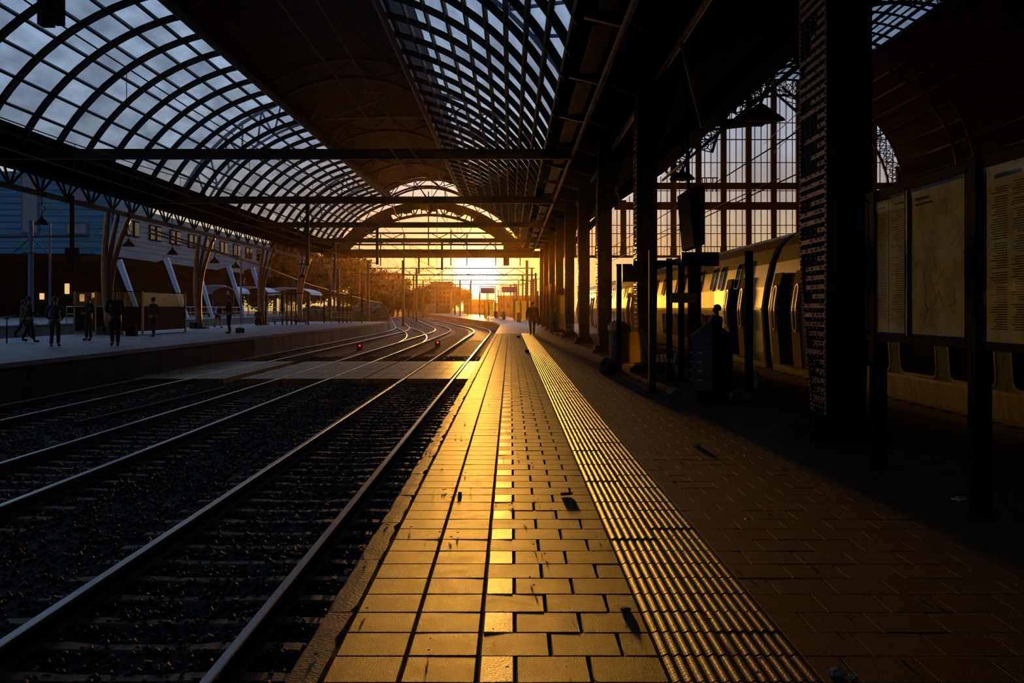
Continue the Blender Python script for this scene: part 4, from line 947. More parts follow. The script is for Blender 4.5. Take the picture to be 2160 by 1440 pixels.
# ================================================================ PEOPLE
def skin_obj(name, verts, edges, radii, mat, parent, root=0, sub=2):
    me = bpy.data.meshes.new(name); me.from_pydata(verts, edges, []); o = bpy.data.objects.new(name, me); col.objects.link(o)
    o.modifiers.new('s', 'SKIN'); sv = me.skin_vertices[0].data
    for i, r in enumerate(radii): sv[i].radius = (r, r) if not isinstance(r, tuple) else r; sv[i].use_root = (i == root)
    o.modifiers['s'].use_smooth_shade = True
    md = o.modifiers.new('u', 'SUBSURF'); md.levels = md.render_levels = sub
    bpy.context.view_layer.update()
    dg = bpy.context.evaluated_depsgraph_get(); ev = o.evaluated_get(dg); nm = bpy.data.meshes.new_from_object(ev)
    o.modifiers.clear(); o.data = nm; nm.materials.clear(); nm.materials.append(mat); nm.polygons.foreach_set('use_smooth', [True] * len(nm.polygons))
    o.parent = parent; return o
def person(label, loc, rz, h=1.75, coat='black_coat', legs='dark_jeans', stride=.0, arms='down', coatlen='hip', hair=True, shorts=False, hat=None, build=1.0, legmat=None, seated=False):
    """faces +y in its own frame"""
    t = thing('person', label, 'person', loc, rz=rz); s = h / 1.75; B = build
    hip = .92 if not seated else .50; z0 = hip - .92
    st = stride
    def S(v): return tuple(c * s for c in v)
    # body
    V = []; E = []; Rr = []
    def v(p, r, link=None):
        V.append(S(p)); Rr.append(r * s)
        if link is not None: E.append((link, len(V) - 1))
        return len(V) - 1
    pel = v((0, 0, .95 + z0), .13 * B)
    sp = v((0, .0, 1.15 + z0), .12 * B, pel); ch = v((0, -.01, 1.34 + z0), .135 * B, sp); nk0 = v((0, -.01, 1.46 + z0), .065, ch)
    nk = v((0, .005, 1.52 + z0), .05, nk0); hd0 = v((0, .02, 1.58 + z0), .075, nk); hd = v((0, .015, 1.66 + z0), .092, hd0); tp = v((0, .005, 1.71 + z0), .07, hd)
    nose = v((0, .108, 1.635 + z0), .014, hd)
    hands = []; armj = []
    for sd in (-1, 1):
        sh = v((sd * .17 * B, -.01, 1.40 + z0), .062, ch)
        if arms == 'down' or (arms == 'bag' and sd < 0): el = (sd * (.175 * B + .055), -.03 - .05 * sd * st, 1.13 + z0); wr = (sd * (.175 * B + .065), .06 + .14 * -sd * st, .90 + z0)
        elif arms == 'front': el = (sd * .25, .03, 1.13 + z0); wr = (sd * .10, .24, 1.08 + z0)
        elif arms == 'pocket': el = (sd * .27 * B, -.08, 1.14 + z0); wr = (sd * .19 * B, .07, .98 + z0)
        else: el = (sd * (.175 * B + .06), -.02, 1.12 + z0); wr = (sd * (.175 * B + .08), .03, .86 + z0)
        e = v(el, .046, sh); w_ = v(wr, .032, e); armj.append(((sd * .17 * B, -.01, 1.40 + z0), el, wr))
        d = (Vector(wr) - Vector(el)).normalized()
        pm = v(Vector(wr) + d * .06, .036, w_)
        sdv = Vector((0, 1, 0)) if abs(d.y) < .7 else Vector((0, 0, 1))
        for f in range(4):
            b_ = Vector(wr) + d * .095 + sdv * (.024 - f * .016); k = v(b_, .0095, pm); L = (.07, .078, .072, .055)[f]
            m1 = v(b_ + d * L * .5 + Vector((-sd * .008, 0, 0)), .009, k); v(b_ + d * L * .9 + Vector((-sd * .022, 0, 0)), .007, m1)
        th = v(Vector(wr) + d * .04 + sdv * .035, .011, pm); v(Vector(wr) + d * .085 + sdv * .05, .009, th)
    legj = []
    for sd in (-1, 1):
        f = sd * st
        if seated: kn = (sd * .12, .42, .50); an = (sd * .12, .40, .09)
        else: kn = (sd * .10, .16 * f + .02, .50); an = (sd * .10, .33 * f - (.06 if f < 0 else 0), .09 + (.05 if f < -.3 else 0))
        hp = (sd * .095 * B, 0, .90 + z0)
        a_ = v(hp, .095 * B, pel); k = v(kn, .058, a_); n_ = v(an, .04, k); hl = v((an[0], an[1] + .05, an[2] - .04), .038, n_); v((an[0] + sd * .015, an[1] + .17, .03), .03, hl); legj.append((hp, kn, an))
    skin_obj('body', V, E, Rr, M['skin'], t)
    # trousers or shorts
    V = []; E = []; Rr = []
    pel = v((0, 0, 1.00 + z0), .145 * B); p2 = v((0, 0, .93 + z0), .148 * B, pel)
    for hp, kn, an in legj:
        a_ = v(hp, .108 * B, p2); k = v(kn if not shorts else tuple(Vector(hp).lerp(Vector(kn), .85)), .078, a_)
        if not shorts: v((an[0], an[1], an[2] + .0), .062, k)
    skin_obj('shorts' if shorts else 'trousers', V, E, Rr, M[legs], t)
    # coat or shirt
    V = []; E = []; Rr = []
    hem = {'hip': .93, 'long': .62, 'thigh': .78, 'waist': 1.0}[coatlen] + z0
    a0 = v((0, 0, 1.16 + z0), .150 * B); c_ = v((0, -.01, 1.34 + z0), .162 * B, a0); v((0, -.01, 1.47 + z0), .085, c_)
    h0 = v((0, 0, 1.02 + z0), .158 * B, a0); v((0, 0, hem), (.175 if coatlen in ('long', 'thigh') else .16) * B, h0)
    for shp, el, wr in armj:
        a_ = v(shp, .085, c_); e = v(el, .065, a_); v(wr, .046, e)
    skin_obj('coat' if coatlen in ('long', 'thigh') else 'jacket', V, E, Rr, M[coat], t)
    if hair:
        bm = bmesh.new(); bmesh.ops.create_icosphere(bm, subdivisions=3, radius=.112 * s)
        for q in bm.verts: q.co = Vector((q.co.x * .92, q.co.y - .018 * s, q.co.z * 1.0))
        bmesh.ops.delete(bm, geom=[q for q in bm.verts if q.co.y > .045 * s and q.co.z < .055 * s or q.co.z < (-.14 if hair == 'long' else -.06) * s], context='VERTS')
        me = bpy.data.meshes.new('hair'); bm.to_mesh(me); bm.free(); me.materials.append(M['hair']); me.polygons.foreach_set('use_smooth', [True] * len(me.polygons)); o = bpy.data.objects.new('hair', me); col.objects.link(o); o.parent = t; o.location = S((0, .012, 1.665 + z0))
    for sd, (hp, kn, an) in zip((-1, 1), legj):
        V = []; E = []; Rr = []
        a_ = v((an[0], an[1] - .02, an[2] - .03), .048); b_ = v((an[0] + sd * .01, an[1] + .08, an[2] - .045), .046, a_); v((an[0] + sd * .018, an[1] + .19, an[2] - .055), .038, b_); skin_obj('shoe', V, E, Rr, M['black_leather'], t, sub=1)
    return t
zL = .17
person('person walking on the island platform in a tan coat and dark tights', (-20.9, 44.7, zL), R_(-75), 1.62, 'tan_coat', 'black_coat', 1.0, 'front', 'long', 'long')
person('person in dark clothes pushing a bicycle at the left picture edge', (-18.1, 39.2, zL), R_(-60), 1.72, 'black_coat', 'dark_jeans', .5, 'front', 'hip')
person('person in dark jacket and brown trousers left of the fenced enclosure', (-15.2, 34.8, zL), R_(8), 1.66, 'grey_jacket', 'brown_trousers', .12, 'pocket', 'hip', build=1.12)
person('slim person in black standing in front of the fenced enclosure', (-16.75, 41.4, zL), R_(160), 1.76, 'black_coat', 'black_coat', .0, 'front', 'long', build=.9)
person('tall bald person in black with a shoulder bag standing near the island platform edge', (-13.2, 34.8, zL), R_(30), 1.87, 'black_coat', 'dark_jeans', .35, 'front', 'hip', False, build=1.18)
person('person in dark green jacket standing right of the fenced enclosure', (-16.1, 47, zL), R_(60), 1.76, 'green_jacket', 'dark_jeans', .3, 'pocket', 'hip')
person('person in pale shirt and dark shorts walking past the second curved column', (-19.3, 68.7, zL), R_(-30), 1.66, 'pale_shirt', 'black_coat', .6, 'bag', 'waist', shorts=True)
person('tall person in a dark suit standing beside a black suitcase on the island platform', (-14.3, 53, zL), R_(85), 1.92, 'black_coat', 'black_coat', .1, 'front', 'hip', build=.95)
person('person in a green coat seated beyond the suitcase, in front of a curved column', (-18.3, 75.6, zL), R_(200), 1.72, 'green_jacket', 'dark_jeans', 0, 'front', 'thigh', seated=True)
person('broad person in dark clothes walking away along the sunlit platform with a bag', (1.17, 56, 0), R_(5), 1.8, 'black_coat', 'black_coat', .45, 'bag', 'thigh', build=1.35)
person('smaller person in dark clothes standing beside the platform bench and yellow poster', (2.5, 58.5, 0), R_(150), 1.5, 'black_coat', 'dark_jeans', .1, 'pocket', 'hip')
person('person with dark hair standing behind the litter cabinet, close to the train', (4.55, 23.0, 0), R_(100), 1.52, 'black_coat', 'dark_jeans', .1, 'front', 'hip')
bag('shoulder_bag', 'dark shoulder bag hanging at the right hip of the walking person', (1.53, 56.0, .62), .13, (.7, 1.3, 1.5), 'black_leather', seed=12)
# backpacks, bicycle, suitcase
bag('shoulder_bag', 'black bag on the back of the tall bald person', (-13.1, 34.55, 1.2), .15, (1.2, .7, 1.5), 'black_leather', seed=21)
bag('backpack', 'dark backpack worn by the person in pale shirt and shorts', (-19.15, 68.5, 1.12), .13, (1.1, .8, 1.6), 'black_leather', seed=22)
t = thing('suitcase', 'small black box-shaped suitcase standing beside the tall person', 'suitcase', (-13.75, 53, zL))
b = MB(); b.prism([(-.2, .05), (-.2, .26), (-.18, .28), (.18, .28), (.2, .26), (.2, .05), (.18, .03), (-.18, .03)], 'y', -.12, .12); b.build('shell', M['black_leather'], t)
b = MB(); b.tube([(-.08, 0, .28), (-.07, 0, .32), (.07, 0, .32), (.08, 0, .28)], .01, 6); b.build('handle', M['black_leather'], t)
for x in (-.15, .15):
    b = MB(); b.tube([(x - .01, 0, .025), (x + .01, 0, .025)], .025, 8); b.build('wheel', M['rubber'], t)
t = thing('bicycle', 'dark bicycle being pushed at the left picture edge', 'bicycle', (-18.45, 38.2, zL), rz=R_(25))
for y in (-.52, .52):
    b = MB(); b.tube([(0, y + .33 * math.cos(a / 24 * 6.2832), .34 + .33 * math.sin(a / 24 * 6.2832)) for a in range(25)], .017, 6, cap=False); wh = b.build('wheel', M['rubber'], t)
    b = MB()
    for a in range(12): b.tube([(0, y, .34), (0, y + .32 * math.cos(a / 12 * 6.2832), .34 + .32 * math.sin(a / 12 * 6.2832))], .003, 4)
    b.build('spokes', M['galv'], wh)
b = MB()
for p, q in (((0, -.52, .34), (0, -.08, .30)), ((0, -.08, .30), (0, -.22, .85)), ((0, -.22, .80), (0, .34, .86)), ((0, -.08, .30), (0, .36, .78)), ((0, .52, .34), (0, .34, .95)), ((0, -.52, .34), (0, -.2, .78))): b.tube([p, q], .017, 8)
b.build('frame', M['steel_blk'], t)
b = MB(); b.tube([(-.28, .2, 1.0), (-.2, .3, 1.0), (0, .34, .97), (.2, .3, 1.0), (.28, .2, 1.0)], .013, 6); b.build('handlebar', M['galv'], t)
b = MB(); b.box((-.07, -.36, .88), (.07, -.12, .93)); b.build('saddle', M['black_leather'], t)
# fenced enclosure around the stairs on the island platform
t = thing('stair_enclosure', 'enclosure with ribbed dark lower panels and glass above on the island platform', 'railing', (-19.8, 52, zL))
ex0, ex1, ey0, ey1 = -21.45, -18.1, 51.3, 58
for x in (ex0, -20.4, -19.25, ex1):
    for y in (ey0,) if x not in (ex0, ex1) else (ey0, ey1):
        b = MB(); b.box((x - .045, y - .045, zL), (x + .045, y + .045, zL + 2.12)); b.build('post', M['tube'], t, world=True)
b = MB()
for (p, q) in (((ex0, ey0), (ex1, ey0)), ((ex1, ey0), (ex1, ey1)), ((ex0, ey0), (ex0, ey1))):
    L = math.hypot(q[0] - p[0], q[1] - p[1]); n_ = int(L / .1)
    for i in range(n_):
        a_ = Vector((*p, 0)).lerp(Vector((*q, 0)), (i + .5) / n_); b.box((a_.x - .035, a_.y - .035, zL + .16), (a_.x + .035, a_.y + .035, zL + 1.32))
    b.beam((p[0], p[1], zL + 1.34), (q[0], q[1], zL + 1.34), .06, .06); b.beam((p[0], p[1], zL + 2.1), (q[0], q[1], zL + 2.1), .04, .05)
    b.add([(p[0], p[1], zL + .16), (q[0], q[1], zL + .16), (q[0], q[1], zL + 1.3), (p[0], p[1], zL + 1.3)], [(0, 1, 2, 3)])
b.build('ribbed_panels', M['steel_blk'], t, world=True)
b = MB(); b.box((ex0, ey0 - .01, zL + 1.38), (ex1, ey0, zL + 2.06)); b.box((ex1 - .01, ey0, zL + 1.38), (ex1, ey1, zL + 2.06)); b.build('glass_panels', M['pane'], t, world=True)
b = MB(); b.box((-.22, -.2, 0), (.22, .2, .5)); b.box((-.25, -.23, .5), (.25, .23, .54)); b.box((-.05, -.22, .2), (.2, -.2, .22)); o = b.build('waste_box', M['steel_blk']); o.location = (-17.55, 48.3, zL); tag(o, 'low black box standing at the right end of the fenced enclosure', 'box')
bench('dark bench under shelter posts on the island platform, nearer of the two', (-17.0, 80.5, zL), R_(185), 4, 2.6)
bench('pale-backed bench at the far end of the island platform', (-14.7, 90.5, zL), R_(185), 3, 1.9)
for lab, x, y in (('shelter frame of dark posts over the nearer island platform bench', -17.0, 80.9), ('shelter frame of dark posts over the far island platform bench', -14.3, 91.2)):
    t = thing('platform_shelter', lab, 'shelter', (x, y, zL))
    for dx in (-2.0, -.7, -.35, 0, .35, 1.3):
        b = MB(); b.box((dx - .05, -.05, 0), (dx + .05, .05, 2.45)); b.build('post', M['steel_blk'], t)
    b = MB(); b.box((-.7, -.02, .3), (.35, .02, 2.3)); b.build('glass_panel', M['pane'], t)
    b = MB(); b.beam((-2.0, 0, 2.45), (1.3, 0, 2.45), .1, .08); b.build('top_rail', M['steel_blk'], t)
# posts, lamps and hanging speakers on the left
def pole(label, x, y, z0, z1, r, mt='steel', cat='pole', name='tall_pole'):
    t = thing(name, label, cat, (x, y, z0)); b = MB(); b.tube([(0, 0, 0), (0, 0, z1 - z0)], [r, r * .8], 12); b.build('shaft', M[mt], t)
    b = MB(); b.lathe([(r * 2.2, 0), (r * 2.2, .05), (r * 1.3, .1)], n=12); b.build('foot', M[mt], t); return t
t = pole('thick blue-grey mast with cross arms left of the dark-jacketed person', -27.6, 60, .53, 6.5, .16, 'bluepole', 'mast', 'catenary_mast')
b = MB(); b.beam((-2.8, 0, 5.0), (3.4, 0, 5.05), .12, .12); b.beam((-1, 0, 4.1), (0, 0, 5.0), .05, .05); b.beam((1, 0, 4.1), (0, 0, 5.0), .05, .05); b.beam((-.4, 0, 4.1), (.4, 0, 4.1), .3, .08); b.build('cross_arm', M['steel'], t)
pole('slim blue-grey pole right of the thick mast', -26.5, 60, .53, 6.35, .075, 'bluepole')
pole('pale pole behind the tall person in the dark suit', -21.2, 82, zL, 6.0, .08, 'galv')
for i, (x, y, zt, lab) in enumerate(((-19.6, 43.6, 4.1, 'leftmost pendant lamp, before the teal building'), (-18.5, 50.5, 4.0, 'pendant lamp second from the left, beside the first curved column'), (-18.0, 55.5, 3.85, 'pendant lamp in front of the grey building, third from the left'), (-17.6, 62, 3.7, 'pendant lamp beside the second curved column'), (-17.4, 66, 3.45 + .1, 'pendant lamp over the tall person, fifth from the left'), (-17.4, 80, 3.75, 'pendant lamp beside the third curved column'), (-17.6, 88, 3.6, 'pendant lamp over the nearer bench'), (-17.4, 95, 3.8, 'pendant lamp at the shed end, last of the island platform row'))):
    pendant((x, y, CAMZ + (4.35 if i == 0 else zt) - (1.0 if i else .85)), lab, .3, 1.4, 'pendant lamps over the island platform')
t = thing('hanging_signal_box', 'dark box on a thick rod hanging before the teal building', 'sign', (-18.5, 44, 4.0))
b = MB(); b.box((-.24, -.15, -.55), (.24, .15, 0)); b.box((-.17, -.15, -1.0), (.15, .15, -.55)); b.build('box', M['steel_blk'], t); b = MB(); b.box((-.07, -.07, 0), (.07, .07, 2.2)); b.build('rod', M['steel_blk'], t)
t = thing('roof_speaker_box', 'black box hanging from the first purlins at the top left corner', 'speaker', (-12.85, 29.2, 9.35))
b = MB(); b.box((-.32, -.2, 0), (.02, .2, 1.5)); b.box((.06, -.2, .05), (.3, .2, 1.5)); b.build('box', M['steel_blk'], t); b = MB(); b.box((-.32, -.22, 1.5), (.32, .22, 1.6)); b.build('mount', M['steel_blk'], t)
# ================================================================ LEFT BACKGROUND
t = thing('teal_clad_building', 'teal ribbed building block seen under the left eave', 'building', (-50, 104, 0))
b = MB(); rows = []
zz = 6.85; k = 0; pf = []
while zz < 14.6: pf += [(zz, 0), (zz + .42, 0), (zz + .46, .09), (zz + .60, .09)]; zz += .64
b.sweep([[(x, 104 + d, z) for z, d in pf] for x in (-75, -39.8)]); b.box((-75, 104.2, 6.8), (-39.8, 116, 14.9)); b.box((-75, 103.9, 6.6), (-39.7, 104.2, 6.85)); b.build('cladding', M['teal'], t, world=True)
for (x0, x1, z0, z1, mt) in ((-48.7, -47.0, 8.9, 14.6, 'whiteface'), (-44.3, -42.1, 8.8, 9.9, 'whiteface'), (-44.4, -42.0, 12.1, 13.3, 'whiteface')):
    w_ = MB(); w_.box((x0, 103.82, z0), (x1, 103.95, z1)); ob = w_.build('window_panel', M['greyclad'], t, world=True)
    w2 = MB(); w2.box((x0 + .15, 103.78, z0 + .12), (x1 - .15, 103.83, z1 - .12)); p_ = w2.build('pane', M['pane_dark'] if mt == 'x' else M['galv'], ob); p_.data.transform(Matrix.Translation(-t.location))
t = thing('grey_clad_building', 'long grey plank-clad building with paired dark windows behind the columns', 'building', (-40, 134, 0))
pf = []; zz = 6.9
while zz < 11.6: pf += [(zz, 0), (zz + .40, 0), (zz + .43, -.06), (zz + .52, -.06)]; zz += .55
b = MB(); b.sweep([[(-39.5 + d, y, z) for z, d in pf] for y in (104, 172)]); b.box((-55, 116.3, 6.8), (-39.62, 172, 12)); b.box((-39.62, 104.3, 6.6), (-39.3, 172, 6.9)); b.build('cladding', M['greyclad'], t, world=True)
for row, zc in ((0, 8.9), ):
    y = 107
    while y < 169:
        for dy in (0, 2.1):
            w_ = MB(); w_.box((-39.56, y + dy, zc), (-39.36, y + dy + 1.6, zc + 1.7)); ob = w_.build('window_frame', M['darkwall'], t, world=True)
            w2 = MB(); w2.box((-39.40, y + dy + .15, zc + .15), (-39.34, y + dy + 1.45, zc + 1.55)); p_ = w2.build('pane', M['pane_dark'], ob); p_.data.transform(Matrix.Translation(-t.location))
        y += 6.9
# undercroft behind the V struts
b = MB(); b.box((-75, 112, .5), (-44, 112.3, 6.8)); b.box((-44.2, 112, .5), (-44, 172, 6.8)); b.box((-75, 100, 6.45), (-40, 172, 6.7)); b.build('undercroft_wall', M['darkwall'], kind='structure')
for i, (x, z, s) in enumerate(((-47.8, 3.0, .5), (-46.2, 2.2, .35), (-44.9, 2.6, .3), (-50.5, 2.4, .3))):
    w_ = MB(); w_.box((x, 111.8, z), (x + .45, 111.95, z + s * 2.2)); o = w_.build('lit_window', M['lampglow'], kind='structure')
def strut(x, y, dx, h, label):
    t = thing('inclined_strut', label, 'strut', (x, y, .53), 'white inclined struts along the far platform')
    b = MB(); b.sweep([[(-.14, -.2, 0), (.14, -.2, 0), (.14, .2, 0), (-.14, .2, 0)], [(dx - .26, -.2, h), (dx + .20, -.2, h + .2), (dx + .20, .2, h + .2), (dx - .26, .2, h)]], closed=True); b.f += [(0, 1, 2, 3), (4, 5, 6, 7)]; b.mi += [0, 0]; b.build('white_face', M['white'], t)
    b = MB(); b.sweep([[(-.4, .3, -.03), (-.14, .3, -.03), (-.14, .6, -.03), (-.4, .6, -.03)], [(dx - 1.3, .3, h - .3), (dx - .3, .3, h), (dx - .3, .8, h), (dx - 1.3, .8, h - .3)]], closed=True); b.build('dark_back', M['train_dark'], t)
for x, y, dx, h, l in ((-33.0, 93, -1.9, 5.1, 'white inclined strut standing behind the second person from the fence, leftmost'), (-31.0, 100, -2.0, 5.6, 'white inclined strut second from the left'), (-30.6, 107, -1.5, 4.9, 'white inclined strut just behind the second curved column'), (-30.1, 118, -1.8, 5.6, 'white inclined strut to the right of the tall person in the suit'), (-31.0, 133, -1.9, 6.0, 'white inclined strut farthest to the right, beyond the third curved column')): strut(x, y, dx, h, l)
def canopy(x, y, w_, l_, label):
    t = thing('arched_canopy', label, 'canopy', (x, y, .53)); b = MB(); rows = []
    for i in range(13):
        a = math.pi * i / 12; rows.append([(w_ / 2 * -math.cos(a), 0, 2.6 + .9 * math.sin(a)), (w_ / 2 * -math.cos(a), l_, 2.6 + .9 * math.sin(a)), (w_ / 2 * -math.cos(a), l_, 2.68 + .9 * math.sin(a)), (w_ / 2 * -math.cos(a), 0, 2.68 + .9 * math.sin(a))])
    b.sweep(rows, closed=True); b.build('roof', M['white'], t)
    for px in (-w_ / 2 + .2, w_ / 2 - .2):
        for py in (.3, l_ - .3):
            b = MB(); b.tube([(px, py, 0), (px, py, 2.75)], .05, 6); b.build('post', M['galv'], t)
canopy(-33.5, 118, 4.6, 7, 'white arched canopy on the far platform, left of the second curved column')
canopy(-31.8, 126, 5.2, 7, 'white arched canopy on the far platform, behind the walking person in shorts')
canopy(-28.5, 132, 6.5, 8, 'white arched canopy on the far platform, behind the nearer bench')
for i in range(14):
    pass
b = MB(); y = 62
while y < 170: b.tube([(-26.4, y, .53), (-26.4, y, 1.55)], .03, 5); y += 2.4
b.tube([(-26.4, 62, 1.55), (-26.4, 170, 1.55)], .03, 6); b.tube([(-26.4, 62, 1.1), (-26.4, 170, 1.1)], .02, 6); o = b.build('platform_railing', M['galv']); tag(o, 'thin metal railing along the edge of the far platform', 'railing')
# ================================================================ DISTANCE: trees, buildings, catenary
def tree(label, x, y, h, wd, seed, first=None):
    rg = np.random.default_rng(seed); t = thing('tree', label, 'tree', (x, y, -.86), 'trees beyond the station throat')
    b = MB(); b.tube([(0, 0, 0), (.1, 0, h * .3), (-.1, .1, h * .6)], [h * .03, h * .022, h * .01], 8)
    for k in range(5): a = k * 1.3; b.tube([(0, 0, h * .3), (wd * .25 * math.cos(a), wd * .25 * math.sin(a), h * .62)], [h * .014, h * .005], 6)
    b.build('trunk', M['bark'], t)
    nc = 26; c = rg.normal(size=(nc, 3)); c /= np.linalg.norm(c, axis=1)[:, None]; c *= rg.random((nc, 1)) ** .4
    c = c * np.array([wd * .42, wd * .42, h * .33]) + np.array([0, 0, h * .60]); n_ = 5200
    idx = rg.integers(0, nc, n_); r = wd * .16; d = rg.normal(size=(n_, 3)); d /= np.linalg.norm(d, axis=1)[:, None]
    p = c[idx] + d * r * (.6 + .5 * rg.random((n_, 1))); s_ = h * .018
    u = rg.normal(size=(n_, 3)); u /= np.linalg.norm(u, axis=1)[:, None]; w2 = np.cross(u, d); w2 /= np.linalg.norm(w2, axis=1)[:, None] + 1e-6
    s_ = s_ * 1.5; Q = np.stack([p - u * s_, p + w2 * s_ * .7, p + u * s_, p - w2 * s_ * .7], 1).reshape(-1, 3)
    cb = MB()
    for cc in c: cb.sphere(tuple(cc), r * .72, 7, 5, (1, 1, .85))
    nq = len(Q); me = bpy.data.meshes.new('foliage'); me.from_pydata(Q.tolist() + [list(v) for v in cb.v], [], [(4 * i, 4 * i + 1, 4 * i + 2, 4 * i + 3) for i in range(n_)] + [tuple(i + nq for i in f) for f in cb.f]); me.materials.append(M['leaf']); o = bpy.data.objects.new('foliage', me); col.objects.link(o); o.parent = t
tr = [(-39, 178, 15.5, 13, 'leafy tree just right of the third curved column, tallest of the left group'), (-38, 195, 13, 12, 'leafy tree behind the last curved column'), (-37.5, 215, 14.5, 14, 'broad tree above the far bench, left of the masts'), (-36, 240, 14, 12, 'tree whose crown slopes down toward the first tall mast'), (-33.5, 262, 12, 11, 'tree between the two tall masts, left one'), (-41, 330, 14, 13, 'low tree between the two tall masts, right one'), (-32.5, 300, 13.5, 10, 'tree standing behind the second tall mast'), (-26, 330, 10, 14, 'low tree in front of the square brick building'), (-47, 200, 12, 14, 'tree behind the white canopies'), (-22, 380, 11, 16, 'distant bushy tree left of the sun'), (-31, 250, 7, 12, 'low bushy tree at the foot of the second tall mast'), (-27, 275, 7, 12, 'low bushy tree before the pale shed'), (-20, 315, 6, 12, 'low bush in front of the brick block, on its left'), (-43, 190, 14, 14, 'dense dark tree between the third and last curved columns')]
for i, (x, y, h, wd, l) in enumerate(tr): tree(l, x, y, h, wd, 40 + i)
def hedge(label, x0, x1, y0, y1, h, seed):
    rg = np.random.default_rng(seed); t = thing('hedge', label, 'hedge', ((x0 + x1) / 2, (y0 + y1) / 2, -.86)); cb = MB(); lx_ = x1 - x0; ly_ = y1 - y0
    nc = int(max(lx_, ly_) / 1.1); C_ = [((s_ - .5) * lx_ + rg.normal() * .4, (s_ - .5) * ly_ + rg.normal() * .4, h * (.35 + .25 * rg.random())) for s_ in (np.arange(nc) + .5) / nc]
    for c in C_: cb.sphere(c, h * .5, 7, 5, (1, 1, 1)); cb.sphere((c[0], c[1], h * .25), h * .5, 6, 4)
    for k in range(nc * 60):
        c = C_[int(rg.integers(0, nc))]; d = rg.normal(size=3); d /= np.linalg.norm(d); p = np.array(c) + d * h * .52; u = rg.normal(size=3) * .11; w2 = np.cross(u, d)
        cb.add([tuple(p - u), tuple(p + w2), tuple(p + u), tuple(p - w2)], [(0, 1, 2, 3)])
    cb.build('foliage', M['leaf'], t)
hedge('dark hedge along the verge below the trees, beyond the island platform', -24.7, -25.3, 128, 205, 2.5, 5)
hedge('dark hedge running from the masts to the pale shed', -29, -34, 208, 285, 3.6, 6)
def block(name, label, x0, x1, y, z1, mt, cat='building', dz=14, rows_=5, cols__=5):
    t = thing(name, label, cat, ((x0 + x1) / 2, y, -.86)); b = MB(); b.box((x0, y, -.86), (x1, y + dz, z1)); b.box((x0 - .3, y - .3, z1), (x1 + .3, y + dz, z1 + .5)); b.build('walls', M[mt], t, world=True)
    for r in range(rows_):
        for c in range(cols__):
            w_ = (x1 - x0) / cols__; zc = 1 + (z1 - 2) * r / rows_
            g_ = MB(); g_.box((x0 + w_ * c + w_ * .3, y - .08, zc + .6), (x0 + w_ * c + w_ * .7, y + .02, zc + .6 + (z1 - 2) / rows_ * .5)); g_.build('window', M['pane_dark'], t, world=True)
block('brick_apartment_block', 'square brick apartment block rising above the trees near the picture centre', -22.8, -17.4, 300, 8.6, 'brick_far')
block('long_shed', 'long pale shed between the trees and the square block', -30, -21, 290, 2.3, 'concrete', rows_=1, cols__=8)
block('distant_terrace', 'low distant building behind the platform masts right of the sun', -4, 16, 330, 5.0, 'brick_far', rows_=1, cols__=9)
block('distant_terrace', 'low distant building on the far side of the throat, left of the sun', -19, -7, 420, 4.5, 'brick_far', rows_=1, cols__=7)
# portal gantries over the tracks
def gantry(y, x0, x1, zt, label, posts=(), truss=True, drops=True):
    t = thing('catenary_gantry', label, 'gantry', ((x0 + x1) / 2, y, -.86))
    for i, x in enumerate((x0, *posts, x1)):
        b = MB(); b.beam((x, y, -.86), (x, y, zt + 1.0), .34, .30, (0, 1, 0)); b.build('mast', M['steel_brown'], t, world=True)
    b = MB(); b.beam((x0 - 1, y, zt), (x1 + 1, y, zt), .12, .12)
    if truss:
        b.beam((x0 - 1, y, zt - .9), (x1 + 1, y, zt - .9), .10, .10); n_ = int((x1 - x0) / 1.4)
        for k in range(n_):
            a_ = x0 + (x1 - x0) * k / n_; c_ = x0 + (x1 - x0) * (k + 1) / n_; b.beam((a_, y, zt if k % 2 else zt - .9), (c_, y, zt - .9 if k % 2 else zt), .07, .07)
    b.build('beam', M['steel_brown'], t, world=True)
    if drops:
        for tcx in TC:
            x = tcx + off(y); 
            if x0 < x < x1:
                b = MB(); b.tube([(x + 1.2, y, zt - .3), (x + 1.2, y, 4.7), (x + .1, y, 4.95)], .045, 6); b.tube([(x + 1.2, y, 5.9), (x, y, 5.7)], .03, 6); b.lathe([(.05, 0), (.12, .05), (.05, .1), (.12, .15), (.05, .2)], (x + .6, y, 5.7), 8); b.build('cantilever', M['steel_brown'], t, world=True)
gantry(134, -18.3, 2.1, 6.6, 'nearest steel gantry spanning the tracks just outside the shed', posts=(-13.8,))
gantry(172, -25, 3.5, 7.0, 'second steel gantry beyond the shed, behind the nearest one', posts=(-15.5,))
gantry(215, -30, 2.5, 7.3, 'third gantry, where the tracks start to converge', posts=(-20,), truss=True)
gantry(262, -36, 2, 7.4, 'fourth gantry near the brick block', posts=(-22, -10), truss=False)
gantry(310, -42, 0, 7.4, 'fifth gantry in the haze', posts=(-27, -12), truss=False)
gantry(370, -46, 2, 7.6, 'sixth and farthest gantry under the sun', posts=(-30, -20, -8), truss=False)
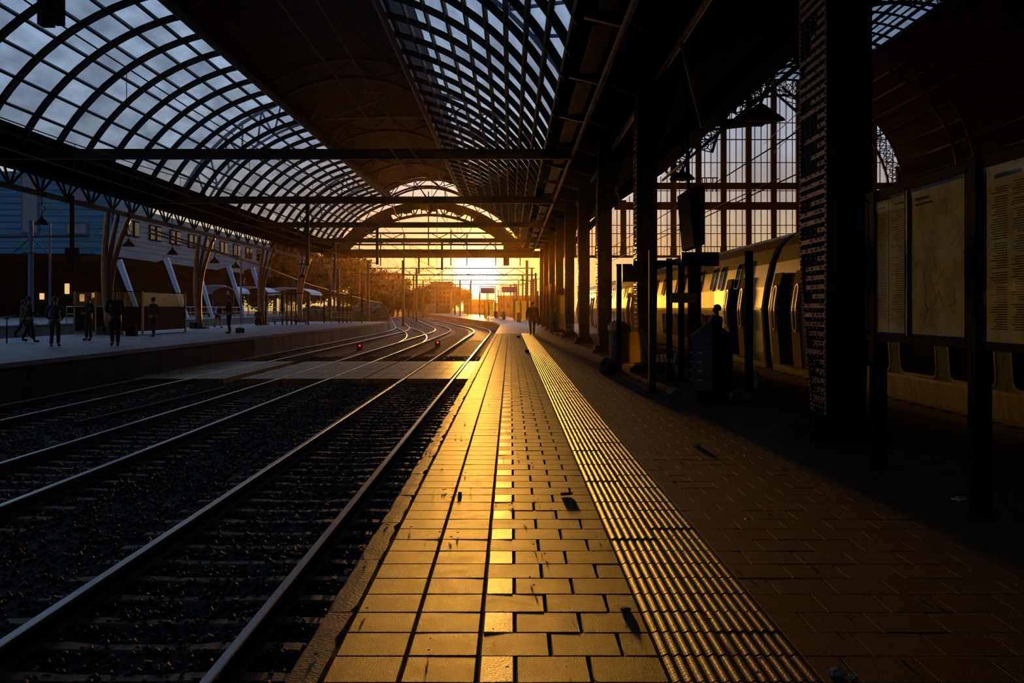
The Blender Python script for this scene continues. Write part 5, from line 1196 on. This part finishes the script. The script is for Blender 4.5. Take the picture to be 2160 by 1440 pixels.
# single masts with arms
def mast(x, y, h, arm, label):
    t = thing('catenary_mast', label, 'mast', (x, y, -.86)); b = MB(); b.beam((0, 0, 0), (0, 0, h), .28, .26, (0, 1, 0)); b.build('shaft', M['steel_brown'], t)
    b = MB(); b.beam((0, 0, h * .82), (arm, 0, h * .86), .07, .07); b.beam((0, 0, h * .97), (arm * .9, 0, h * .87), .05, .05); b.beam((0, 0, h * .68), (arm * .95, 0, h * .70), .05, .05); b.build('bracket_arm', M['steel_brown'], t)
for x, y, h, arm, l in ((-17.2, 104, 6.2, 2.2, 'slender mast at the far end of the island platform'), (-20.4, 118, 6.6, 2.5, 'mast with bracket arm just left of the far platform end'), (-24.5, 145, 7.6, 2.6, 'mast with bracket arm before the trees'), (-9.2, 190, 7.4, -2.6, 'mast in the middle of the converging tracks'), (-12.5, 235, 7.8, -2.6, 'mast left of the sun among the converging tracks'), (-20.5, 290, 8, 2.4, 'mast right beside the square brick block'), (3.6, 150, 7.4, -2.4, 'mast on the curved platform right of the sun'), (4.2, 190, 7.6, -2.4, 'farther mast on the curved platform'), (1.0, 240, 8, -2.2, 'distant mast on the outer end of the platform')): mast(x, y, h, arm, l)
# overhead wires
def wire(pts, r=.015, n=5):
    b = MB(); b.tube(pts, r, n, cap=False); return b
names_w = ('nearest', 'middle', 'farthest left')
for ti, c in enumerate(TC):
    b = MB()
    b.tube([(c + off(y), y, 4.75) for y in range(-20, 380, 6)], .016, 4, cap=False)
    ss = [-20 + 5 * k for k in range(80)]
    b.tube([(c + off(y), y, 5.35 + .55 * (2 * ((y % 40) / 40) - 1) ** 2) for y in ss], .014, 4, cap=False)
    for y in range(-15, 300, 8): b.tube([(c + off(y), y, 4.75), (c + off(y), y, 5.35 + .55 * (2 * ((y % 40) / 40) - 1) ** 2)], .007, 4, cap=False)
    o = b.build('overhead_line', M['steel']); tag(o, f'overhead contact and carrier wire hanging above the {names_w[ti]} track', 'cable')
b = MB()
for x0, z0 in ((-19.2, 5.4), (-19.2, 5.2)):
    b.tube([(x0 + 1.2, 52, z0), (-18.2, 75, 4.6), (-21, 110, 3.9), (-26, 190, 2.9), (-33, 280, 2.6)], .05, 5)
o = b.build('overhead_line', M['tube']); tag(o, 'pair of thick sagging cables running past the curved columns to the trees', 'cable')
b = MB()
for k in range(5): b.tube([(-12 + 2.6 * k, 60, 7.2 + .1 * k), (-13 + 2.4 * k + off(134), 134, 6.9), (-16 + 2.0 * k + off(172), 172, 7.2), (-18 + 2 * k + off(262), 262, 7.5)], .025, 4)
o = b.build('feeder_cables', M['steel']); tag(o, 'thin feeder cables strung between the gantries outside the shed', 'cable')
# platform furniture on the curved far part of the main platform
def far_shelter(x, y, label):
    t = thing('platform_shelter', label, 'shelter', (x, y, 0))
    for dx in (-1.1, -.45, .45, 1.1):
        b = MB(); b.box((dx - .07, -.07, 0), (dx + .07, .07, 2.5)); b.build('post', M['steel_brown'], t)
    b = MB(); b.box((-1.1, -.02, .1), (-.45, .02, 2.3)); b.box((-.3, -.02, .1), (.3, .02, 2.3)); b.box((.5, -.02, .1), (1.1, .02, 2.3)); b.build('glass_panel', M['frost'], t)
    b = MB(); b.box((-1.2, -.5, 2.5), (1.2, .5, 2.58)); b.build('roof', M['steel_brown'], t)
far_shelter(-2.9, 160, 'glowing yellow glass shelter on the curved platform, left one below the sun')
far_shelter(1.6, 122, 'glowing yellow glass shelter on the curved platform, right one')
for i, (x, y, mt, l) in enumerate(((-3.3, 150, 'blueface', 'blue hanging platform sign left of the right-hand shelter'), (-.2, 142, 'blueface', 'blue hanging platform sign above the right-hand shelter'))):
    t = thing('hanging_platform_sign', l, 'sign', (x, y, 0)); b = MB(); b.box((-1.0, -.06, 3.6), (1.0, .06, 4.4)); b.build('sign_face', M[mt], t); b = MB(); b.beam((-1.1, 0, 0), (-1.1, 0, 4.6), .1, .1, (0, 1, 0)); b.beam((1.1, 0, 0), (1.1, 0, 4.6), .1, .1, (0, 1, 0)); b.beam((-1.1, 0, 4.55), (1.1, 0, 4.55), .1, .1); b.build('sign_frame', M['steel_brown'], t)
places = ['below the sun', 'left of the sun', 'right of the sun', 'beside the shelter']
lampspots = [(2.6, 105), (2.2, 113), (1.8, 124), (.8, 133), (.4, 145), (-1, 157), (-2, 170), (-4.2, 183), (-6, 200), (-9, 220), (-12, 240), (-5.2, 176), (-7.4, 196), (-8.5, 205)]
p0 = None
for i, (x, y) in enumerate(lampspots):
    if p0 is None:
        p0 = thing('lamp_post', 'slim lamp post standing on the far curved part of the platform', 'lamp post', (x, y, 0), 'lamp posts on the curved platform'); b = MB(); b.tube([(0, 0, 0), (0, 0, 4.4)], .07, 8); b.build('shaft', M['steel_brown'], p0); b = MB(); b.beam((-.5, 0, 4.4), (.5, 0, 4.4), .12, .06); b.build('lamp_head', M['steel_brown'], p0)
    else: q_ = dup(p0, (x, y, 0))
    (p0 if i == 0 else q_)['label'] = 'slim lamp post on the curved platform, ' + ('nearest', 'second', 'third', 'fourth', 'fifth', 'sixth', 'seventh', 'eighth', 'tenth', 'twelfth', 'farthest', 'slender ninth', 'short eleventh', 'thin thirteenth')[i] + ' from the shed end'
for i, (x, y) in enumerate(((-2.0, 150), (-.9, 138), (-4.0, 166), (.9, 112), (2.4, 100))):
    b = MB(); b.lathe([(.22, 0), (.24, .03), (.24, .9), (.2, 1.0), (.05, 1.05)], n=12); o = b.build('litter_bin', M['steel_brown']); o.location = (x, y, 0); tag(o, 'small round litter bin on the curved platform, ' + ('fourth', 'third', 'farthest', 'second', 'nearest')[i] + ' from the shed end', 'bin', 'bins on the curved platform')
# yellow advertising poster and posts farther along the main platform
t = thing('poster_stand', 'yellow backlit-looking poster stand between the far columns', 'poster', (2.75, 55.5, 0))
b = MB(); b.box((2.60, 55.45, .35), (3.2, 55.5, 2.15)); b.build('poster_face', M['frost'], t, world=True)
for x in (2.55, 3.25):
    b = MB(); b.box((x - .04, 55.43, 0), (x + .04, 55.51, 2.2)); b.build('post', M['steel_brown'], t, world=True)
for i, (x, y) in enumerate(((2.4, 62), (2.4, 70), (2.4, 79), (2.3, 88), (3.9, 66), (3.9, 76))):
    b = MB(); b.box((-.06, -.06, 0), (.06, .06, 2.9)); b.box((-.1, -.1, 0), (.1, .1, .06)); o = b.build('sign_post', M['steel_brown']); o.location = (x, y, 0); tag(o, 'slim dark post, ' + ('nearest', 'second', 'third', 'farthest')[i % 4] + (' on the track side' if i < 4 else ' on the train side') + ' of the iron columns', 'post', 'slim posts along the main platform')
# dwarf signals with red lamps between the tracks
for x, y, l in ((-8.3, 57.5, 'small dwarf signal with red lamp between middle and far left tracks'), (-4.4, 63, 'small dwarf signal with red lamp between nearest and middle tracks')):
    t = thing('dwarf_signal', l, 'signal', (x, y, -.9)); b = MB(); b.box((-.16, -.12, 0), (.16, .12, .42)); b.build('housing', M['steel_blk'], t); b = MB(); b.tube([(0, -.12, .3), (0, -.15, .3)], .06, 10); b.build('red_lamp', M['red'], t)
# ================================================================ LITTER ON THE MAIN PLATFORM
def g2(px, py, z=0): H = CAMZ - z; Y = F * H / (py - HZ); return ((px - CX) * Y / F, Y, z)
x, y, _ = g2(1195, 1045); b = MB(); b.tube([(-.045, -.015, .014), (.02, .006, .014), (.045, .02, .016)], [.012, .012, .010], 8); o = b.build('cigar_stub', M['straw']); o.location = (x, y, 0); tag(o, 'short rolled stub lying on the paving left of the ribbed strip', 'litter')
def crumple(px, py, r, mt, label, nm, z=0, sc_=(1.3, .9, .7), seed=1): return bag(nm, label, g2(px, py, z), r, sc_, mt, 'litter', seed)
crumple(1765, 1426, .028, 'litter', 'crumpled paper at the lower right end of the ribbed strip', 'crumpled_paper', seed=31)
crumple(1798, 1432, .016, 'litter', 'tiny crumpled scrap beside the larger paper ball', 'crumpled_paper', seed=32)
crumple(1320, 1288, .018, 'leaf_dry', 'dark dry leaf close to the ribbed strip', 'dry_leaf', sc_=(1.5, 1.2, .5), seed=33)
crumple(1470, 942, .03, 'litter', 'small pale pebble casting a long shadow on the dark paving', 'pebble', seed=34)
crumple(970, 1041, .012, 'leaf_dry', 'small dark crumb on the joint between the sunlit slabs', 'crumb', seed=35)
crumple(1094, 711, .07, 'leaf_dry', 'dark scrap on the bright far paving', 'scrap', seed=36)
crumple(1112, 742, .06, 'leaf_dry', 'dark lump beside the far end of the ribbed strip', 'scrap', seed=37)
bag('crumpled_paper', 'crumpled pale paper on the ballast beside the nearest rail', g2(825, 1032, -.86), .06, (1.4, .8, .8), 'litter', 'litter', 38)
bag('crumpled_paper', 'pale scrap lying against the rail of the middle track', g2(113, 938, -.70), .06, (1.4, .8, .7), 'litter', 'litter', 39)
bag('orange_peel', 'orange scrap tucked under the platform kerb', g2(735, 1212, -.3), .03, (1, 1, .8), 'straw', 'litter', 40)
b = MB()
for k in range(240):
    y = 3.8 + 14 * random.random() ** 1.6; x = random.uniform(-.85, 3.2); a = random.random() * 6.28; L = random.uniform(.009, .017)
    c, s = math.cos(a), math.sin(a); z = .004 + (.009 if .62 < x < 1.22 else 0)
    b.add([(x - L * c, y - L * s, z), (x + L * .4 * s, y - L * .4 * c, z + .004), (x + L * c, y + L * s, z + .003), (x - L * .4 * s, y + L * .4 * c, z + .009)], [(0, 1, 2, 3)])
o = b.build('fallen_petals', M['straw'], kind='stuff'); tag(o, 'tiny pale seed husks scattered over the platform paving', 'petals')

# ================================================================ warm evening haze in the air of the shed and the tracks beyond
hz = bpy.data.materials.new('warm_haze'); hz.use_nodes = True; t = hz.node_tree; t.nodes.clear()
o_ = N(t, 'ShaderNodeOutputMaterial'); vs = N(t, 'ShaderNodeVolumeScatter'); vs.inputs['Color'].default_value = (1, .55, .14, 1); vs.inputs['Density'].default_value = .0002; vs.inputs['Anisotropy'].default_value = .90
t.links.new(vs.outputs[0], o_.inputs['Volume'])
b = MB(); b.box((-70, 14, -.6), (60, 430, 26)); o = b.build('haze', hz, kind='stuff'); tag(o, 'thin warm haze hanging in the air of the shed toward the sun', 'haze')
